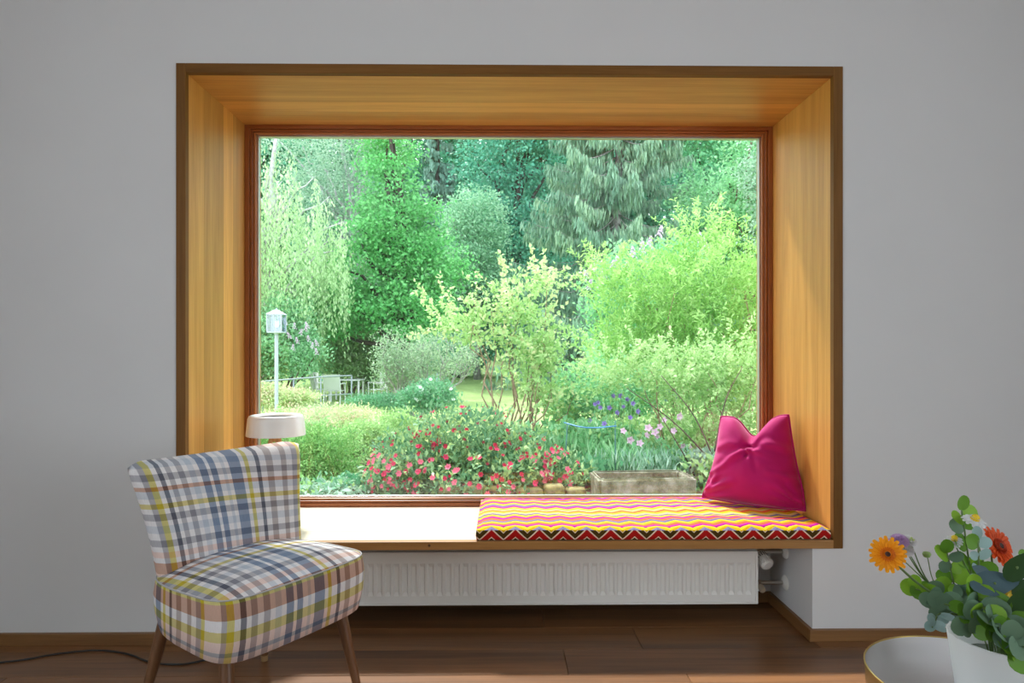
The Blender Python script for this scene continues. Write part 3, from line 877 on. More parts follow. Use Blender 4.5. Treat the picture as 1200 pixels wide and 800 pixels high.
def flower_mesh(name, mat, petals=6, r=.03, cup=.4, wid=.75, layers=1, center=None, cr=.25):
    """a small open blossom facing +Z"""
    V, Fc, mi = [], [], []
    for l in range(layers):
        rr = r * (1 - .28 * l); ph = l * PI / petals
        for k in range(petals):
            a = 2 * PI * k / petals + ph; ca, sa = math.cos(a), math.sin(a); wv = rr * wid * .5
            o = len(V); z = cup * rr * (1 + .5 * l)
            for (u, v, zz) in ((.0, 0, 0), (.55, -1, .55), (1, -.35, 1), (1, .35, 1), (.55, 1, .55)):
                V.append((ca * u * rr - sa * v * wv, sa * u * rr + ca * v * wv, zz * z))
            Fc.append((o, o + 1, o + 2, o + 3, o + 4)); mi.append(0)
    if center:
        o = len(V); n = 8
        for k in range(n): V.append((r * cr * math.cos(2 * PI * k / n), r * cr * math.sin(2 * PI * k / n), .12 * r))
        V.append((0, 0, .28 * r))
        for k in range(n): Fc.append((o + k, o + (k + 1) % n, o + n)); mi.append(1)
    me = bpy.data.meshes.new(name); me.from_pydata(V, [], Fc); me.materials.append(mat)
    if center: me.materials.append(center)
    me.polygons.foreach_set('material_index', mi)
    me.update()
    return me
def put(name, me, parent, loc, d=None, s=1, spin=None):
    o = bpy.data.objects.new(name, me); COL.objects.link(o); o.parent = parent; o.location = loc
    if d is not None:
        q = Vector(d).normalized().to_track_quat('Z', 'Y')
        o.rotation_mode = 'QUATERNION'; o.rotation_quaternion = q
    o.scale = (s, s, s)
    return o
def petalmat(name, c, tr=.25):
    m, nt, b = newmat(name); b.inputs['Base Color'].default_value = (*c, 1); b.inputs['Roughness'].default_value = .6; b.inputs['Specular IOR Level'].default_value = .25
    t = nt.nodes.new('ShaderNodeBsdfTranslucent'); t.inputs[0].default_value = (*c, 1)
    mx = nt.nodes.new('ShaderNodeMixShader'); mx.inputs[0].default_value = tr
    nt.links.new(b.outputs[0], mx.inputs[1]); nt.links.new(t.outputs[0], mx.inputs[2]); nt.links.new(mx.outputs[0], nt.nodes['Material Output'].inputs['Surface'])
    return m

# ------------------------------------------------------------------ the garden floor
V, Fc = [], []
gy = [WYB - .02, 4, 5, 6, 7, 8, 9, 10, 12, 14, 16, 18, 20, 23, 26, 30, 34, 38, 44, 52, 62, 75]
gx = list(range(-46, 47, 4))
for y in gy:
    for x in gx: V.append((x, y, ground_z(x, y)))
for j in range(len(gy) - 1):
    for i in range(len(gx) - 1):
        o = j * len(gx) + i; Fc.append((o, o + 1, o + len(gx) + 1, o + len(gx)))
def lawnmat():
    m, nt, b = newmat('lawn'); N, L = nt.nodes.new, nt.links.new
    tc = N('ShaderNodeTexCoord')
    n1 = N('ShaderNodeTexNoise'); n1.inputs['Scale'].default_value = .6; n1.inputs['Detail'].default_value = 6; L(tc.outputs['Object'], n1.inputs['Vector'])
    r = N('ShaderNodeValToRGB'); e = r.color_ramp.elements
    e[0].position = .35; e[0].color = (.22, .36, .10, 1); e[1].position = .65; e[1].color = (.34, .50, .17, 1)
    L(n1.outputs['Fac'], r.inputs[0]); L(r.outputs[0], b.inputs['Base Color']); b.inputs['Roughness'].default_value = .9
    n2 = N('ShaderNodeTexNoise'); n2.inputs['Scale'].default_value = 60; L(tc.outputs['Object'], n2.inputs['Vector'])
    bp = N('ShaderNodeBump'); bp.inputs['Strength'].default_value = .6; bp.inputs['Distance'].default_value = .05; L(n2.outputs['Fac'], bp.inputs['Height']); L(bp.outputs[0], b.inputs['Normal'])
    return m
structure(obj('ground', (V, Fc), lawnmat(), smooth=True))
soil = join(boxv(-3.2, 6, WYB - .01, 8.4, -.3, -.205))
structure(obj('flower_bed_soil', soil, plain('soil', (.12, .085, .05), .95, noise=.4, nscale=6, bump=.5, bscale=40)))

# ------------------------------------------------------------------ leaf palettes
LM = {
 'far': leafmat('leaf_far', [(.07, .28, .16), (.11, .38, .21), (.18, .48, .26)], .3),
 'deep': leafmat('leaf_deep', [(.06, .28, .18), (.11, .40, .24), (.22, .54, .33)], .3),
 'oak': leafmat('leaf_oak', [(.09, .36, .09), (.16, .50, .15), (.30, .66, .25)], .4),
 'birch': leafmat('leaf_birch', [(.34, .54, .24), (.46, .66, .32), (.60, .76, .44)], .4),
 'silver': leafmat('leaf_silver', [(.20, .40, .22), (.34, .52, .34), (.50, .64, .48)], .35),
 'mint': leafmat('leaf_mint', [(.18, .42, .22), (.32, .58, .33), (.46, .70, .43)], .35),
 'spruce': leafmat('leaf_spruce', [(.13, .27, .17), (.22, .38, .23), (.39, .55, .32)], .2),
 'fir': leafmat('leaf_fir', [(.13, .28, .20), (.20, .36, .25), (.28, .44, .31)], .2),
 'maple': leafmat('leaf_maple', [(.15, .42, .17), (.26, .56, .25), (.40, .68, .34)], .4),
 'lilac': leafmat('leaf_lilac', [(.15, .38, .16), (.26, .52, .25), (.40, .64, .36)], .35),
 'olive': leafmat('leaf_olive', [(.24, .42, .17), (.36, .54, .24), (.48, .64, .32)], .35),
 'gnarl': leafmat('leaf_gnarl', [(.22, .36, .19), (.32, .46, .25), (.44, .57, .33)], .3),
 'hedge': leafmat('leaf_hedge', [(.13, .33, .09), (.24, .48, .13), (.42, .64, .24)], .4),
 'pinktip': leafmat('leaf_pinktip', [(.30, .46, .16), (.46, .60, .26), (.62, .58, .34), (.70, .42, .34)], .35),
 'azalea': leafmat('leaf_azalea', [(.07, .20, .09), (.13, .30, .13), (.27, .44, .18), (.50, .62, .20)], .3),
 'rose': leafmat('leaf_rose', [(.22, .44, .12), (.36, .58, .19), (.50, .68, .28), (.62, .60, .30)], .4),
 'lime': leafmat('leaf_lime', [(.20, .44, .09), (.34, .60, .15), (.52, .74, .26)], .45),
 'thicket': leafmat('leaf_thicket', [(.20, .40, .12), (.36, .56, .19), (.54, .68, .32)], .4),
 'herb': leafmat('leaf_herb', [(.12, .36, .13), (.22, .48, .20), (.36, .60, .30)], .4),
 'blue': leafmat('leaf_blue', [(.20, .40, .24), (.32, .50, .34), (.48, .64, .46)], .3),
 'ground': leafmat('leaf_ground', [(.08, .28, .12), (.15, .38, .18), (.26, .48, .24)], .35),
}

# ------------------------------------------------------------------ forest on the slope behind the garden
def ell(*a): return tuple(a)
k = 0
for px in range(150, 1080, 84):
    for row, d in ((0, 44), (1, 58)):
        x = px + (42 if row else 0) + random.uniform(-6, 6)
        b = pick(x, 400, d - 2 + 6.5 * ((px - 150) // 84 % 2) + random.uniform(-.4, .4))
        h = 17 + random.uniform(-1, 3)
        tree('forest_tree', 'tall leafy tree in the upper row of the dark wood on the slope' if row else 'tall leafy tree in the lower row of the dark wood on the slope', b, [(0, 0, h * .60, 2.0, 2.0, h * .42), (.5, .3, h * .38, 1.7, 1.7, 3.4), (-.4, -.3, h * .25, 1.7, 1.7, 3)], LM['far'], 620, 18, .9, .36, 'dark', .25, 8, group='trees of the wood on the slope', seed=k, shell=.4)
        k += 1

# ------------------------------------------------------------------ trees standing at the edge of the garden
def px_m(d): return F / d
def crown_px(base, d, blobs):
    """ellipsoids given as (px, py, half width px, half height px, depth shift m) at distance d"""
    out = []
    for px, py, hw, hh, dy in blobs:
        p = at(px, py, d + dy); s = (d + dy) / F
        out.append((p.x - base.x, p.y - base.y, p.z - base.z, hw * s, hw * s * .85, hh * s))
    return out

b = pick(600, 400, 35); tree('beech_tree', 'dark blue-green beech between the fir and the big weeping spruce', b,
    crown_px(b, 35, [(600, 200, 62, 75, 0), (570, 290, 45, 60, -1), (640, 150, 45, 60, 0), (625, 290, 45, 60, 0), (600, 100, 60, 60, 0)]), LM['deep'], 620, 44, .9, .20, 'dark', .3, 16, seed=1)
b = pick(850, 400, 34); tree('beech_tree', 'mid-green beech behind the spruce on its sunnier flank', b,
    crown_px(b, 34, [(840, 170, 60, 55, 0), (880, 130, 55, 60, 0), (930, 200, 60, 90, 1), (800, 130, 45, 55, 0), (860, 260, 70, 60, 2)]), leafmat('leaf_beech', [(.09, .36, .16), (.16, .48, .22), (.28, .60, .31)], .35), 1000, 26, .8, .19, 'dark', .3, 14, seed=2)
b = pick(560, 400, 31); tree('hornbeam_tree', 'rounded pale mint-green tree beside the oak', b,
    crown_px(b, 31, [(553, 290, 44, 55, 0), (560, 255, 32, 35, 0), (575, 340, 45, 40, .5), (530, 340, 40, 40, 0)]), LM['mint'], 520, 44, .6, .14, 'grey', .2, 10, seed=3)
b = pick(425, 400, 27); tree('silver_willow', 'silvery pale-leaved tree with bare grey branches between the birch and the oak', b,
    crown_px(b, 27, [(410, 200, 48, 55, 0), (400, 290, 50, 60, .4), (380, 240, 46, 60, .5), (440, 150, 45, 50, 0), (430, 340, 40, 40, .5), (350, 180, 40, 70, 1)]), LM['silver'], 640, 40, .65, .12, 'pale', .22, 24, seed=4, wr=.4)
b = pick(478, 400, 24); tree('oak_tree', 'fresh green spreading oak with dark crooked branches', b,
    crown_px(b, 24, [(470, 275, 56, 50, 0), (500, 320, 45, 45, 0), (440, 330, 50, 50, 0), (470, 365, 62, 34, -.4), (450, 220, 35, 35, 0), (455, 180, 32, 36, 1), (410, 360, 40, 35, 0)]), LM['oak'], 520, 60, .62, .14, 'dark', .32, 26, seed=5, shell=.35)
b = pick(880, 400, 24); tree('maple_tree', 'light green maple beyond the lime-green shrub', b,
    crown_px(b, 24, [(835, 240, 42, 48, 0), (870, 280, 50, 50, 0), (915, 240, 50, 70, 0), (885, 190, 32, 50, .5), (840, 310, 45, 40, 0), (950, 300, 50, 70, 0)]), LM['maple'], 600, 46, .6, .13, 'brown', .2, 14, seed=6)
b = pick(900, 380, 21); tree('whitebeam_tree', 'small whitish-leaved tree at the right jamb beside the maple', b,
    crown_px(b, 21, [(893, 200, 22, 55, 0), (905, 260, 30, 50, 0), (930, 180, 40, 60, 0)]), LM['silver'], 350, 26, .4, .11, 'grey', .1, 8, seed=7)

def conifer(name, label, base, h, rmax, z0, mat, bark, tr, nwh, hang, lsize, seed, per=60, droop=.25):
    """trunk with whorls of drooping branches and curtains of hanging twigs"""
    rnd = random.Random(seed); root = thing(name, label, 'tree', base)
    vf = [tube(wiggle((0, 0, -.2), (0, 0, h), 0, tr * .3, 9, rnd), [tr * (1 - .095 * k) for k in range(10)], 9)]
    P, D, T = [], [], []
    for wi in range(nwh):
        z = z0 + (h - z0) * (wi / nwh) ** 1.05
        rr = rmax * (1 - (z - z0) / (h - z0) * .88)
        for q in range(7):
            a = rnd.uniform(0, 2 * PI); r = rr * rnd.uniform(.65, 1.08)
            ca, sa = math.cos(a), math.sin(a)
            pts = [Vector((ca * r * t, sa * r * t, z - droop * r * math.sin(t * PI * .62) + .22 * r * max(0, t - .6))) for t in (0, .2, .4, .6, .8, 1)]
            vf.append(tube(pts, [tr * .10 * (1 - .17 * k) for k in range(6)], 4))
            tn = rnd.random() * .5
            for e in range(per):
                t = rnd.uniform(.12, 1) ** .8; i = min(4, int(t * 5)); p = pts[i].lerp(pts[i + 1], t * 5 - i)
                side = rnd.uniform(-.5, .5) * (1.1 - t) * r * .45
                p = p + Vector((-sa * side, ca * side, -abs(side) * .35))
                ln = hang * rnd.uniform(.3, 1) * (1 - .3 * t)
                nseg = 3
                for s in range(nseg):
                    f = s / nseg
                    P.append((p.x + rnd.uniform(-.04, .04), p.y + rnd.uniform(-.04, .04), p.z - ln * f + .03)); D.append((ca * .12 + rnd.uniform(-.25, .25), sa * .12 + rnd.uniform(-.25, .25), -1)); T.append(tn + rnd.random() * .5 - .12 * f)
    P, D, T = np.array(P), np.array(D), np.array(T); D /= np.linalg.norm(D, axis=1)[:, None]
    Ln = hang / 3 * 1.5 * RNG.uniform(.7, 1.2, len(P))
    leaves('needle_sprays', P, D, Ln, lsize * RNG.uniform(.6, 1.3, len(P)), mat, root, T, .05)
    obj('trunk', join(*vf), M_bark[bark], root, smooth=True)
    return root
b = pick(724, 400, 25)
conifer('weeping_spruce', 'big grey-green weeping spruce with curtains of hanging twigs', b, 15.5, 5.5, .2, LM['spruce'], 'grey', .27, 44, .62, .062, 3, 95, .30)
b = pick(512, 400, 38)
conifer('fir_tree', 'slim blue-grey fir behind the oak', b, 17, 2.2, 2, LM['fir'], 'dark', .25, 26, .7, .16, 4, 30, .3)
b = pick(612, 400, 54.5)
conifer('fir_tree', 'tall dark fir rising out of the wood', b, 15, 2.4, 2, LM['far'], 'dark', .25, 20, .8, .2, 6, 26, .3)

# weeping birch at the left jamb
def weeping(base, d, seed):
    rnd = random.Random(seed); root = thing('weeping_birch', 'pale yellow-green weeping birch with long hanging twigs at the left jamb', 'tree', base)
    s = d / F; vf = [tube(wiggle((0, 0, -.2), (.3, 0, 9.5), 0, .15, 8, rnd), [.2 * (1 - .1 * k) for k in range(9)], 8)]
    P, D, T = [], [], []
    for q in range(260):
        a = rnd.uniform(0, 2 * PI); r = 2.7 * math.sqrt(rnd.random()); z = 4.0 + 5.5 * rnd.random() * (1 - r / 4)
        tip = Vector((r * math.cos(a), r * math.sin(a) * .8, z))
        if q % 7 == 0: vf.append(tube(wiggle((.1, 0, max(1.5, z - 1.8)), tip, .3, .12, 5, rnd), [.06 * (1 - .15 * k) for k in range(6)], 5))
        ln = rnd.uniform(1.2, 3.2); n = int(ln * 26); tn = rnd.random() * .5
        dx, dy = rnd.uniform(-.10, .10), rnd.uniform(-.10, .10)
        for e in range(n):
            f = e / n; P.append((tip.x + dx * ln * f + rnd.uniform(-.12, .12), tip.y + dy * ln * f + rnd.uniform(-.12, .12), max(.9, tip.z - ln * f))); D.append((rnd.uniform(-.6, .6), rnd.uniform(-.6, .6), -1)); T.append(tn + rnd.random() * .5)
    P, D, T = np.array(P), np.array(D), np.array(T); D /= np.linalg.norm(D, axis=1)[:, None]
    L = RNG.uniform(.10, .17, len(P))
    leaves('foliage', P, D, L, L * .42, LM['birch'], root, T)
    obj('trunk', join(*vf), M_bark['pale'], root, smooth=True)
weeping(pick(312, 400, 22), 22, 3)

# ------------------------------------------------------------------ shrubs in the middle of the garden
def at_ground(px, d): return pick(px, 450, d)
b = at_ground(322, 20.5); lil, cc = shrub('lilac_bush', 'broad lilac bush with pale violet panicles behind the lantern', b,
    crown_px(b, 20.5, [(315, 400, 50, 40, 0), (345, 415, 30, 30, 0), (290, 420, 45, 40, 0), (330, 375, 36, 30, .3)]), LM['lilac'], 620, 26, .36, .10, 'brown', 10, .035, wr=.6, seed=1)
PV = petalmat('lilac_petal', (.62, .48, .66))
pan = None
def panicle(n=12, h=.22, r=.05):
    V, Fc = [], []; rd = random.Random(2)
    for k in range(n):
        t = k / n; a = k * 2.4; rr = r * (1 - t) + .01
        c = Vector((rr * math.cos(a), rr * math.sin(a), h * t)); s = .032
        o = len(V); u = Vector((math.cos(a), math.sin(a), .5)).normalized(); v = u.cross(Vector((0, 0, 1))).normalized(); w_ = u.cross(v)
        V += [tuple(c + v * s), tuple(c + w_ * s), tuple(c - v * s), tuple(c - w_ * s), tuple(c + u * s * .6)]
        Fc += [(o, o + 1, o + 4), (o + 1, o + 2, o + 4), (o + 2, o + 3, o + 4), (o + 3, o, o + 4)]
    me = bpy.data.meshes.new('flower_panicle'); me.from_pydata(V, [], Fc); me.materials.append(PV); return me
PM = panicle()
for px, py in ((345, 385), (352, 392), (358, 388), (349, 402), (362, 400), (366, 408), (340, 396), (371, 415), (372, 405), (335, 380), (361, 384), (343, 410)):
    p = at(px, py, 19.3) - b; put('flower_panicle', PM, lil, p, (random.uniform(-.4, .4), -.4, 1), .85)
b = at_ground(330, 23.5); shrub('hazel_bush', 'bright green hazel bush under the weeping birch', b,
    crown_px(b, 23.5, [(330, 355, 50, 35, 0), (300, 370, 45, 50, 0), (360, 375, 35, 40, 0), (270, 360, 50, 60, 0), (330, 410, 60, 40, .4)]), LM['maple'], 520, 24, .42, .12, 'brown', 8, .04, wr=.7, seed=2)
b = at_ground(408, 25.5); shrub('tamarisk_bush', 'feathery olive-green bush behind the garden chairs', b,
    crown_px(b, 25.5, [(408, 415, 40, 38, 0), (398, 400, 26, 30, 0), (425, 400, 22, 26, 0), (440, 430, 28, 28, 0)]), LM['olive'], 480, 34, .3, .16, 'brown', 12, .025, wr=.3, seed=3, up=.7)
# backing shrubs that close the view under the crowns
b = at_ground(545, 32); shrub('laurel_bush', 'dark round laurel at the far end of the lawn', b,
    crown_px(b, 32, [(545, 395, 55, 40, 0), (510, 390, 45, 45, 0), (580, 390, 40, 45, 0), (540, 355, 50, 35, 1)]), LM['deep'], 560, 24, .5, .16, 'dark', 6, .05, wr=.6, seed=4)
b = at_ground(650, 31); shrub('laurel_bush', 'dark laurel in the shade under the weeping spruce', b,
    crown_px(b, 31, [(650, 395, 60, 45, 0), (720, 400, 55, 45, 0), (620, 375, 45, 45, 0)]), LM['deep'], 480, 24, .5, .17, 'dark', 6, .05, wr=.6, seed=5)
b = at_ground(820, 28); shrub('laurel_bush', 'tall leafy laurel hidden behind the lime-green shrub', b,
    crown_px(b, 28, [(820, 370, 60, 60, 0), (880, 360, 60, 70, 0), (940, 380, 60, 70, 0), (780, 390, 50, 50, 0)]), LM['mint'], 520, 24, .5, .17, 'dark', 6, .05, wr=.6, seed=6)
b = at_ground(450, 29); shrub('laurel_bush', 'laurel hedge bush under the oak crown', b,
    crown_px(b, 29, [(450, 405, 60, 40, 0), (390, 400, 55, 45, 0), (500, 405, 50, 35, 0)]), LM['deep'], 480, 24, .5, .16, 'dark', 6, .05, wr=.6, seed=7)

# gnarled grey shrub
def gnarled():
    d = 14.5; b = at_ground(492, d); s = d / F
    root = thing('gnarled_shrub', 'old gnarled shrub with twisted grey limbs and thin grey-green leaves', 'shrub', b)
    rnd = random.Random(12); P, D, T = [], [], []
    def limb(p, dr, ln, r, lvl):
        pts = [p]; q = Vector(p); dd = Vector(dr)
        n = 5
        for k in range(n):
            dd = (dd + Vector((rnd.uniform(-.35, .35), rnd.uniform(-.3, .3), rnd.uniform(-.12, .25)))).normalized()
            q = q + dd * ln / n; pts.append(q.copy())
        vf.append(tube(pts, [r * (1 - .12 * k) for k in range(n + 1)], 6 if lvl < 2 else 4))
        if lvl < 4:
            for k in range(3 if lvl < 3 else 3):
                i = rnd.randint(2, n); nd = (dd + Vector((rnd.uniform(-.9, .9), rnd.uniform(-.8, .8), rnd.uniform(-.1, .7)))).normalized()
                limb(pts[i], nd, ln * rnd.uniform(.55, .8), r * .55, lvl + 1)
        if lvl >= 3:
            for k in range(22 if lvl == 4 else 8):
                p_ = pts[rnd.randint(1, n)]; sp = .14
                P.append((p_.x + rnd.gauss(0, sp), p_.y + rnd.gauss(0, sp), p_.z + rnd.gauss(0, sp) + .03)); D.append((rnd.gauss(0, 1), rnd.gauss(0, 1), rnd.gauss(.5, 1))); T.append(rnd.random())
    vf = []
    for dx, dz, l in ((-.75, .75, .86), (-.3, 1, .92), (.35, .8, .86), (.9, .6, .98), (.1, .9, .86)):
        limb(Vector((rnd.uniform(-.12, .12), rnd.uniform(-.05, .05), .0)), Vector((dx, rnd.uniform(-.4, .4), dz)), l, .05, 0)
    obj('limbs', join(*vf), M_bark['grey'], root, smooth=True)
    D = np.array(D); D /= np.linalg.norm(D, axis=1)[:, None]; P = np.array(P)
    L = RNG.uniform(.04, .08, len(P)); leaves('foliage', P, D, L, L * .35, LM['gnarl'], root, np.array(T))
gnarled()
b = at_ground(503, 12.6); lw, cc = shrub('low_shrub', 'low round shrub with small white blossoms at the foot of the gnarled shrub', b,
    crown_px(b, 12.6, [(505, 462, 30, 18, 0), (488, 470, 24, 14, 0), (520, 468, 16, 12, 0)]), LM['ground'], 260, 24, .16, .055, 'twig', 6, .01, wr=.5, seed=8)
WF = flower_mesh('flower', petalmat('white_petal', (.85, .87, .85)), 5, .035)
for k in range(34): put('flower', WF, lw, Vector(cc[random.randrange(len(cc))]) * 1.0 + Vector((0, -.12, .05)), (random.uniform(-.5, .5), -.8, .6))
b = at_ground(440, 13.2); shrub('ground_cover', 'dark creeping juniper spreading in front of the garden table', b,
    crown_px(b, 13.2, [(450, 470, 26, 8, 0), (425, 468, 20, 7, 0), (472, 478, 18, 8, 0)]), LM['ground'], 200, 24, .13, .05, 'twig', 5, .008, wr=.35, seed=9)
b = at_ground(340, 12.6); shrub('pink_tipped_spirea', 'low spirea with pinkish tips by the railing', b,
    crown_px(b, 12.6, [(325, 466, 34, 14, 0), (350, 466, 22, 10, 0), (300, 462, 26, 14, 0)]), LM['pinktip'], 240, 24, .16, .055, 'twig', 6, .01, wr=.5, seed=10)
b = at_ground(395, 9.2); shrub('pink_tipped_spirea', 'wide pale spirea hedge with reddish shoot tips behind the clipped green bush', b,
    crown_px(b, 9.2, [(350, 500, 60, 22, 0), (400, 496, 48, 22, 0), (432, 505, 22, 22, 0), (300, 505, 50, 22, 0)]), LM['pinktip'], 520, 24, .14, .045, 'twig', 8, .01, wr=.5, seed=11)
b = at_ground(345, 6.9); shrub('green_bush', 'dense fresh green box-leaved bush outside beside the lamp', b,
    crown_px(b, 6.9, [(345, 545, 70, 52, 0), (395, 550, 40, 45, 0), (360, 585, 75, 30, -.25), (300, 590, 60, 30, -.2), (300, 550, 60, 50, 0), (370, 520, 45, 28, .1), (320, 510, 30, 22, .1)]), LM['hedge'], 800, 40, .12, .034, 'twig', 10, .008, wr=.45, seed=12, up=.6, shoots=200, shoot=.14)
b = at_ground(440, 7.6); shrub('green_bush', 'yellow-green low shrub between the clipped bush and the azalea', b,
    crown_px(b, 7.6, [(440, 515, 40, 22, 0), (470, 500, 30, 20, .4), (420, 520, 30, 24, .0)]), LM['thicket'], 300, 26, .12, .04, 'twig', 6, .008, wr=.5, seed=13)

# azalea with red and pink blossoms
b = at_ground(548, 6.3)
az, cc = shrub('azalea_bush', 'big rounded azalea covered in crimson and pink blossoms outside the window', b,
    crown_px(b, 6.3, [(545, 525, 72, 48, 0), (500, 545, 62, 42, -.15), (600, 545, 62, 38, -.1), (640, 560, 40, 32, -.2), (470, 565, 42, 28, -.25), (560, 560, 80, 34, -.35)]), LM['azalea'], 640, 20, .15, .062, 'brown', 12, .012, wr=.42, seed=14, up=.5, shell=.3, shoots=70, shoot=.2)
AF = [flower_mesh('flower', petalmat('crimson_petal', (.46, .025, .06)), 6, .025, .6, .8), flower_mesh('flower', petalmat('pink_petal', (.66, .05, .13)), 6, .030, .6, .8),
      flower_mesh('flower', petalmat('rose_petal', (.78, .16, .25)), 6, .031, .5, .8), flower_mesh('flower', petalmat('bud_petal', (.30, .03, .06)), 5, .017, 1.2, .7)]
AZC = crown_px(b, 6.3, [(545, 525, 72, 48, 0), (500, 545, 62, 42, -.15), (600, 545, 62, 38, -.1), (640, 560, 40, 32, -.2), (470, 565, 42, 28, -.25), (560, 560, 80, 34, -.35)])
nfl = 0
while nfl < 298:
    e = random.choice(AZC); v = Vector((random.gauss(0, 1), random.gauss(-.9, .7), random.gauss(.35, .6))).normalized()
    p = Vector(e[:3]) + Vector((v.x * e[3], v.y * e[4], v.z * e[5])) * random.uniform(1.0, 1.10)
    if v.y > .25 or any(sum(((p[i] - q[i]) / q[3 + i]) ** 2 for i in range(3)) < .92 for q in AZC): continue
    up_ = p.z > .40
    me = AF[random.choice([0, 3, 3, 0, 3, 1]) if up_ else random.choice([0, 1, 1, 2, 2, 3])]
    put('flower', me, az, p, (v + Vector((0, -.3, .3))), random.uniform(.6, 1.0)); nfl += 1

# rose-like young shrub with upright canes
b = at_ground(602, 7.9)
shrub('climbing_rose', 'airy upright rose shrub with orange-tipped young leaves and bare canes', b,
    crown_px(b, 7.9, [(600, 350, 42, 34, 0), (560, 380, 42, 30, 0), (640, 390, 36, 46, 0), (525, 378, 24, 14, -.1), (612, 410, 44, 45, 0), (640, 450, 36, 36, 0), (640, 335, 18, 14, 0), (660, 470, 30, 30, .2)]), LM['rose'], 250, 15, .13, .062, 'twig', 22, .014, wr=.62, seed=15, up=.2, spread=.16, foot=.16, shoots=60, shoot=.45)
b = at_ground(800, 9.2)
lim, cc = shrub('lime_shrub', 'large lime-green willow-leaved shrub taking up half the view beside the spruce', b,
    crown_px(b, 9.2, [(800, 345, 85, 58, 0), (745, 380, 56, 56, 0), (860, 340, 60, 62, 0), (820, 420, 85, 56, 0), (730, 430, 46, 46, 0), (910, 380, 60, 70, .2), (820, 290, 26, 28, 0), (710, 340, 22, 22, 0)]), LM['lime'], 520, 40, .26, .078, 'twig', 34, .016, wr=.30, seed=16, up=.45, spread=.2, foot=.3, shoots=260, shoot=.55)
b = at_ground(735, 11.2); lil2, cc = shrub('lilac_bush', 'second lilac with mauve panicles peeping over the lime-green shrub', b,
    crown_px(b, 11.2, [(715, 335, 32, 30, 0), (745, 310, 32, 25, 0), (790, 300, 30, 26, 0), (735, 400, 60, 60, 0)]), LM['maple'], 300, 24, .28, .08, 'brown', 8, .02, wr=.6, seed=17)
for px, py in ((688, 330), (695, 322), (702, 338), (717, 318), (707, 325), (742, 302), (760, 290), (752, 296), (772, 278), (690, 340), (725, 312), (735, 320), (821, 285), (826, 290)):
    p = at(px, py, 10.6) - b; put('flower_panicle', PM, lil2, p, (random.uniform(-.3, .3), -.4, 1), .85)
b = at_ground(850, 6.9)
thk, cc = shrub('wild_rose_thicket', 'loose thicket of arching rose canes with pale yellow-green leaves near the pillow', b,
    crown_px(b, 6.9, [(850, 440, 50, 44, 0), (800, 450, 46, 42, 0), (880, 480, 46, 60, 0), (760, 440, 34, 34, .1), (830, 520, 60, 44, 0), (910, 440, 36, 60, 0), (720, 440, 34, 34, .2)]), LM['thicket'], 420, 22, .15, .046, 'twig', 18, .011, wr=.55, seed=18, up=.25, spread=.3, foot=.25, shoots=120, shoot=.4)
for k, (a, m_, z_) in enumerate((((735, 455), (790, 495), (838, 545)), ((775, 440), (815, 490), (845, 560)), ((770, 480), (800, 530), (815, 560)), ((870, 430), (850, 470), (835, 540)))):
    pts = [at(*a, 6.3) - b, at(*m_, 6.3) - b, at(*z_, 6.4) - b]
    obj('cane', tube(bez(pts, 6), [.0035 + .0004 * i for i in range(13)], 6), M_bark['brown'], thk, smooth=True)

b = at_ground(700, 8.3); shrub('green_bush', 'loose fresh green bush between the rose shrub and the wild rose thicket', b,
    crown_px(b, 8.3, [(690, 455, 40, 36, 0), (720, 480, 46, 30, 0), (665, 480, 30, 26, 0), (745, 450, 30, 34, 0)]), LM['maple'], 260, 22, .17, .055, 'twig', 9, .008, wr=.5, seed=21, up=.3, shoots=60, shoot=.25)

# perennials around the stone trough
CPV, CPP = petalmat('columbine_violet', (.33, .25, .62)), petalmat('columbine_pink', (.78, .55, .72))
FV, FP = flower_mesh('flower', CPV, 5, .024, .9, .7, 2), flower_mesh('flower', CPP, 5, .034, .6, .7, 2)
def perennial(label, px, d, h, tops, fm, mat, seed, spread=.10, group='columbines behind the stone trough', nl=420, ll=.06, lw=.5):
    rnd = random.Random(seed); b = at_ground(px, d)
    root = thing('columbine', label, 'plant', b, 0, group)
    n = nl; P = RNG.normal(size=(n, 3)) * np.array([spread, spread, h * .22]) + np.array([0, 0, h * .40]); P[:, 2] = np.abs(P[:, 2])
    D = unit(n); D[:, 2] = np.abs(D[:, 2]) + .5; D /= np.linalg.norm(D, axis=1)[:, None]
    L = RNG.uniform(.6, 1.3, n) * ll; leaves('foliage', P, D, L, L * lw, mat, root)
    for (tx, ty) in tops:
        tip = at(tx, ty, d) - b
        obj('stem', tube(wiggle((rnd.uniform(-.04, .04), rnd.uniform(-.04, .04), 0), tip, .02, .015, 5, rnd), .003, 5), plain('stem_green', (.20, .34, .13), .7), root)
        put('flower', fm, root, tip, (rnd.uniform(-.5, .5), -.8, rnd.uniform(-.2, .5)), rnd.uniform(.9, 1.3))
V1 = 'columbine with nodding violet flowers behind the stone trough'
perennial(V1, 700, 7.0, .55, [(697, 474), (704, 477), (700, 472), (714, 478), (690, 492)], FV, LM['herb'], 1)
perennial(V1, 722, 7.2, .6, [(718, 465), (728, 464), (735, 468), (731, 477), (722, 484)], FV, LM['herb'], 2)
perennial(V1, 738, 6.8, .5, [(741, 472), (746, 482), (738, 490), (709, 497)], FV, LM['herb'], 3)
V2 = 'columbine with pale pink flowers beside the wild rose thicket'
perennial(V2, 765, 6.7, .45, [(760, 502), (768, 507), (774, 500), (771, 512), (757, 510)], FP, LM['herb'], 4)
perennial(V2, 785, 6.6, .45, [(778, 492), (795, 488), (790, 505), (800, 522), (808, 524)], FP, LM['herb'], 5)
perennial(V2, 745, 6.6, .35, [(730, 505), (750, 520), (738, 515)], FP, LM['herb'], 6)
